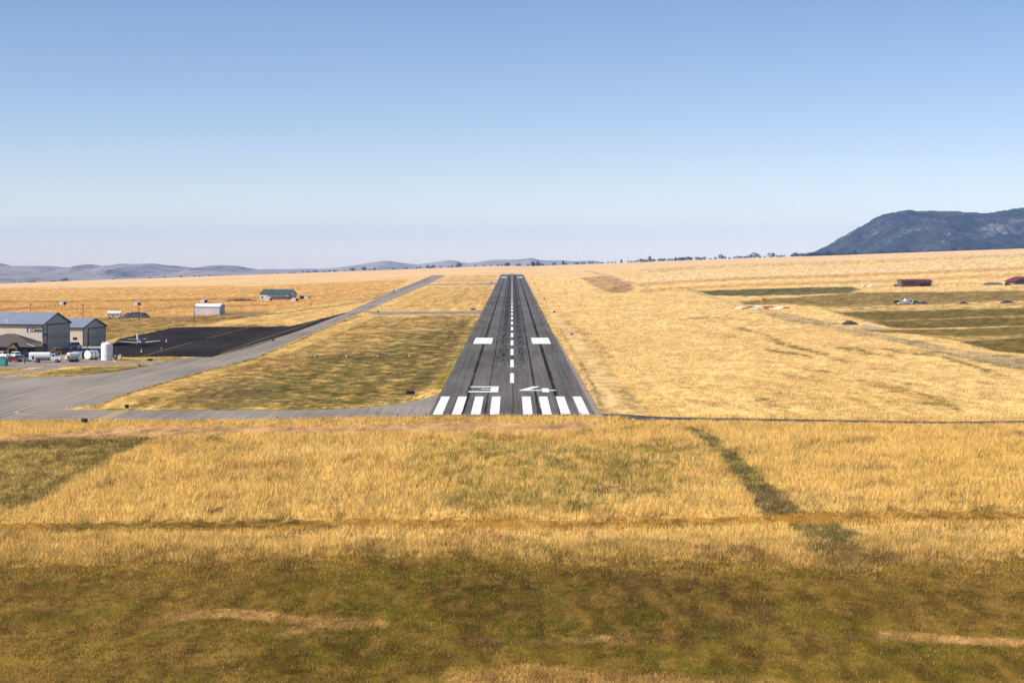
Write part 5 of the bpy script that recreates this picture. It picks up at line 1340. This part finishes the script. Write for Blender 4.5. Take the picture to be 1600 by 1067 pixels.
# ------------------------------------------------------------------ windsock and segmented circle
wp = at(1190, 482)
ws = thing('windsock', 'orange windsock on a pale pole inside the circle of markers', 'windsock', wp)
MB().cyl((0, 0, 0), (0, 0, 6.4), .11, .06, 8).build('pole', 'cream', ws)
b = MB(); n = 12
path = [((.15, 0, 4.9), .55), ((1.0, .1, 4.95), .5), ((2.0, .1, 4.85), .42), ((2.8, 0, 4.6), .33), ((3.2, 0, 4.3), .25)]
b.loft([[(p[0], p[1] + r_ * math.cos(2 * math.pi * k / n), p[2] + r_ * math.sin(2 * math.pi * k / n)) for k in range(n)] for p, r_ in path]); b.build('sock', 'sock', ws)
def hoop(label, px, py, wpx, c, rz=0.0, hpx=2.0):
    p = at(px, py); k = p.y / F; w = wpx * k
    o = thing('circle_marker', label, 'marker', p, rz, 'markers in the circle round the windsock')
    pr_ = [(.55 * math.cos(a), hpx * k * math.sin(a)) for a in np.linspace(0, math.pi, 9)]
    MB().prism(pr_, -w / 2, w / 2, 'X').build('cover', c, o)
    for x in (-w * .35, w * .35): MB().box(x - .08, x + .08, -.6, .6, -.05, .02).build('skid', 'dark_timber', o)
for px, py, w, c, lab in ((1151.5, 482.6, 6, 'white_paint', 'white marker at the left end of the circle, front side'), (1158, 480.9, 7, 'white_paint', 'white marker at the left of the circle, rear side'),
                          (1164, 483.2, 9, 'marker_red', 'red marker on the left front of the circle'), (1171.5, 481, 8, 'marker_brown', 'brown marker on the left rear of the circle'),
                          (1178.5, 483.2, 11, 'white_paint', 'white marker in the front of the circle left of the pole'), (1184, 480, 10, 'white_paint', 'tall white marker directly left of the windsock pole'),
                          (1197, 480.8, 9, 'marker_brown', 'brown marker behind and right of the windsock pole'), (1197.5, 483.3, 7, 'marker_red', 'bright red marker in front of the circle right of the pole'),
                          (1205, 480.4, 8, 'marker_red', 'pale red marker in the rear of the circle right of the pole'), (1214, 483, 10, 'white_paint', 'white marker on the right front of the circle'),
                          (1218.8, 480.9, 9, 'white_paint', 'white marker on the right rear of the circle'), (1229, 482, 11, 'marker_red', 'dark red marker at the right end of the circle')):
    hoop(lab, px, py, w, c)

# ------------------------------------------------------------------ utility poles and fences
UP = 'utility poles in the left field'
for px, pyb, pyt, lab in ((48, 497, 474.5, 'utility pole rising behind the ridge of the large hangar roof'), (129.5, 498.5, 475.5, 'utility pole in the field above the smaller hangar'),
                          (217, 501, 474.5, 'utility pole rising through the long dark heap'), (303.5, 504.5, 476.5, 'utility pole at the left corner of the pale metal shed')):
    p = at(px, pyb); h = (pyb - pyt) * p.y / F
    o = thing('utility_pole', lab, 'utility pole', p, R(20), UP)
    MB().cyl((0, 0, -.1), (0, 0, h), .16, .11, 8).build('pole', 'dark_timber', o)
    MB().box(-1.1, 1.1, -.07, .07, h - .55, h - .4).build('crossarm', 'dark_timber', o)
    for x in (-1, -.5, .5, 1): MB().cyl((x, 0, h - .4), (x, 0, h - .22), .05, .03, 6).build('insulator', 'steel', o)

def fence(name, label, pts, h, spacing, post='weathered', wires=3, r=.06, wr=.012, group=None, mesh=False, maxn=98):
    P_ = [tuple(at(*p)[:2]) for p in pts]; A_ = np.asarray(P_)
    L = np.hypot(*(np.diff(A_, axis=0).T)).sum(); n = int(min(maxn, max(4, L / spacing)))
    Q = resample(P_, n)
    o = thing(name, label, 'fence', (Q[0][0], Q[0][1], gz(*Q[0])), 0, group)
    base = Vector((Q[0][0], Q[0][1], gz(*Q[0])))
    pos = [Vector((x, y, gz(x, y))) - base for x, y in Q]
    pm = MB().cyl((0, 0, -.1), (0, 0, h), r, r, 6)
    first = pm.build('post', post, o, loc=pos[0])
    for q in pos[1:]:
        c = first.copy(); COL.objects.link(c); c.parent = o; c.location = q
    w = MB()
    zs = np.linspace(h * .3, h * .95, wires)
    for z in zs:
        for a, b_ in zip(pos[:-1], pos[1:]): w.cyl(a + Vector((0, 0, z)), b_ + Vector((0, 0, z)), wr, wr, 4)
    if mesh:
        for a, b_ in zip(pos[:-1], pos[1:]):
            seg = (b_ - a).length; m_ = max(2, int(seg / mesh))
            for i in range(m_):
                q = a.lerp(b_, i / m_); w.cyl(q + Vector((0, 0, .1)), q + Vector((0, 0, h * .97)), wr, wr, 4)
    w.build('wires', 'steel' if mesh else 'weathered', o)
    return o
fence('wire_fence', 'tall wire mesh fence along the left side of the taxiway', [(170, 498), (250, 500), (300, 503), (345, 498), (420, 491), (470, 485), (560, 473), (610, 460), (655, 443), (672, 436)], 2.4, 9, 'steel', 5, .06, .018, mesh=2.4)
fence('wire_fence', 'tall wire mesh fence running down the golden slope right of the windsock', [(1072, 453), (1100, 463), (1145, 477), (1185, 487), (1240, 501), (1300, 513), (1390, 533), (1470, 552), (1610, 582)], 2.4, 7, 'steel', 5, .05, .014, mesh=2.4)
fence('field_fence', 'low post fence across the far left stubble above the shelters', [(-20, 474), (60, 473), (190, 471), (320, 468), (400, 466)], 1.3, 9, r=.10)
fence('field_fence', 'slanting row of dark fence posts left of the hangar roof ridge', [(-20, 489), (20, 485), (50, 482.5), (90, 479.5), (140, 479)], 1.5, 4.5, 'dark_timber', r=.16)
fence('field_fence', 'post fence behind the white horizontal tank and the dark heap', [(100, 493), (165, 491.5), (240, 490), (300, 488)], 1.3, 7, 'dark_timber', r=.09)
fence('field_fence', 'post fence climbing from the dark heap to the shelter behind the metal shed', [(225, 488), (250, 485), (275, 481), (300, 477), (330, 474)], 1.3, 6, 'dark_timber', r=.10)
fence('field_fence', 'thin post fence along the pale strip below the red roofed barn', [(1370, 456), (1460, 455.5), (1540, 455), (1610, 454.5)], 1.8, 8, 'weathered', r=.08)
fence('rail_fence', 'dark rail fence between the red roofed barn and the timber house', [(1457, 446), (1500, 445.4), (1534, 445.2)], 1.6, 4, 'dark_timber', 3, .12, .06)
fence('rail_fence', 'dark rail fence left of the red roofed barn', [(1365, 449), (1385, 448.6), (1405, 448.2)], 1.4, 4, 'dark_timber', 3, .12, .06)
fence('rail_fence', 'small rail corral under the timber house at the right edge', [(1584, 451.5), (1600, 451), (1612, 450.6)], 1.6, 2, 'dark_timber', 3, .12, .06)
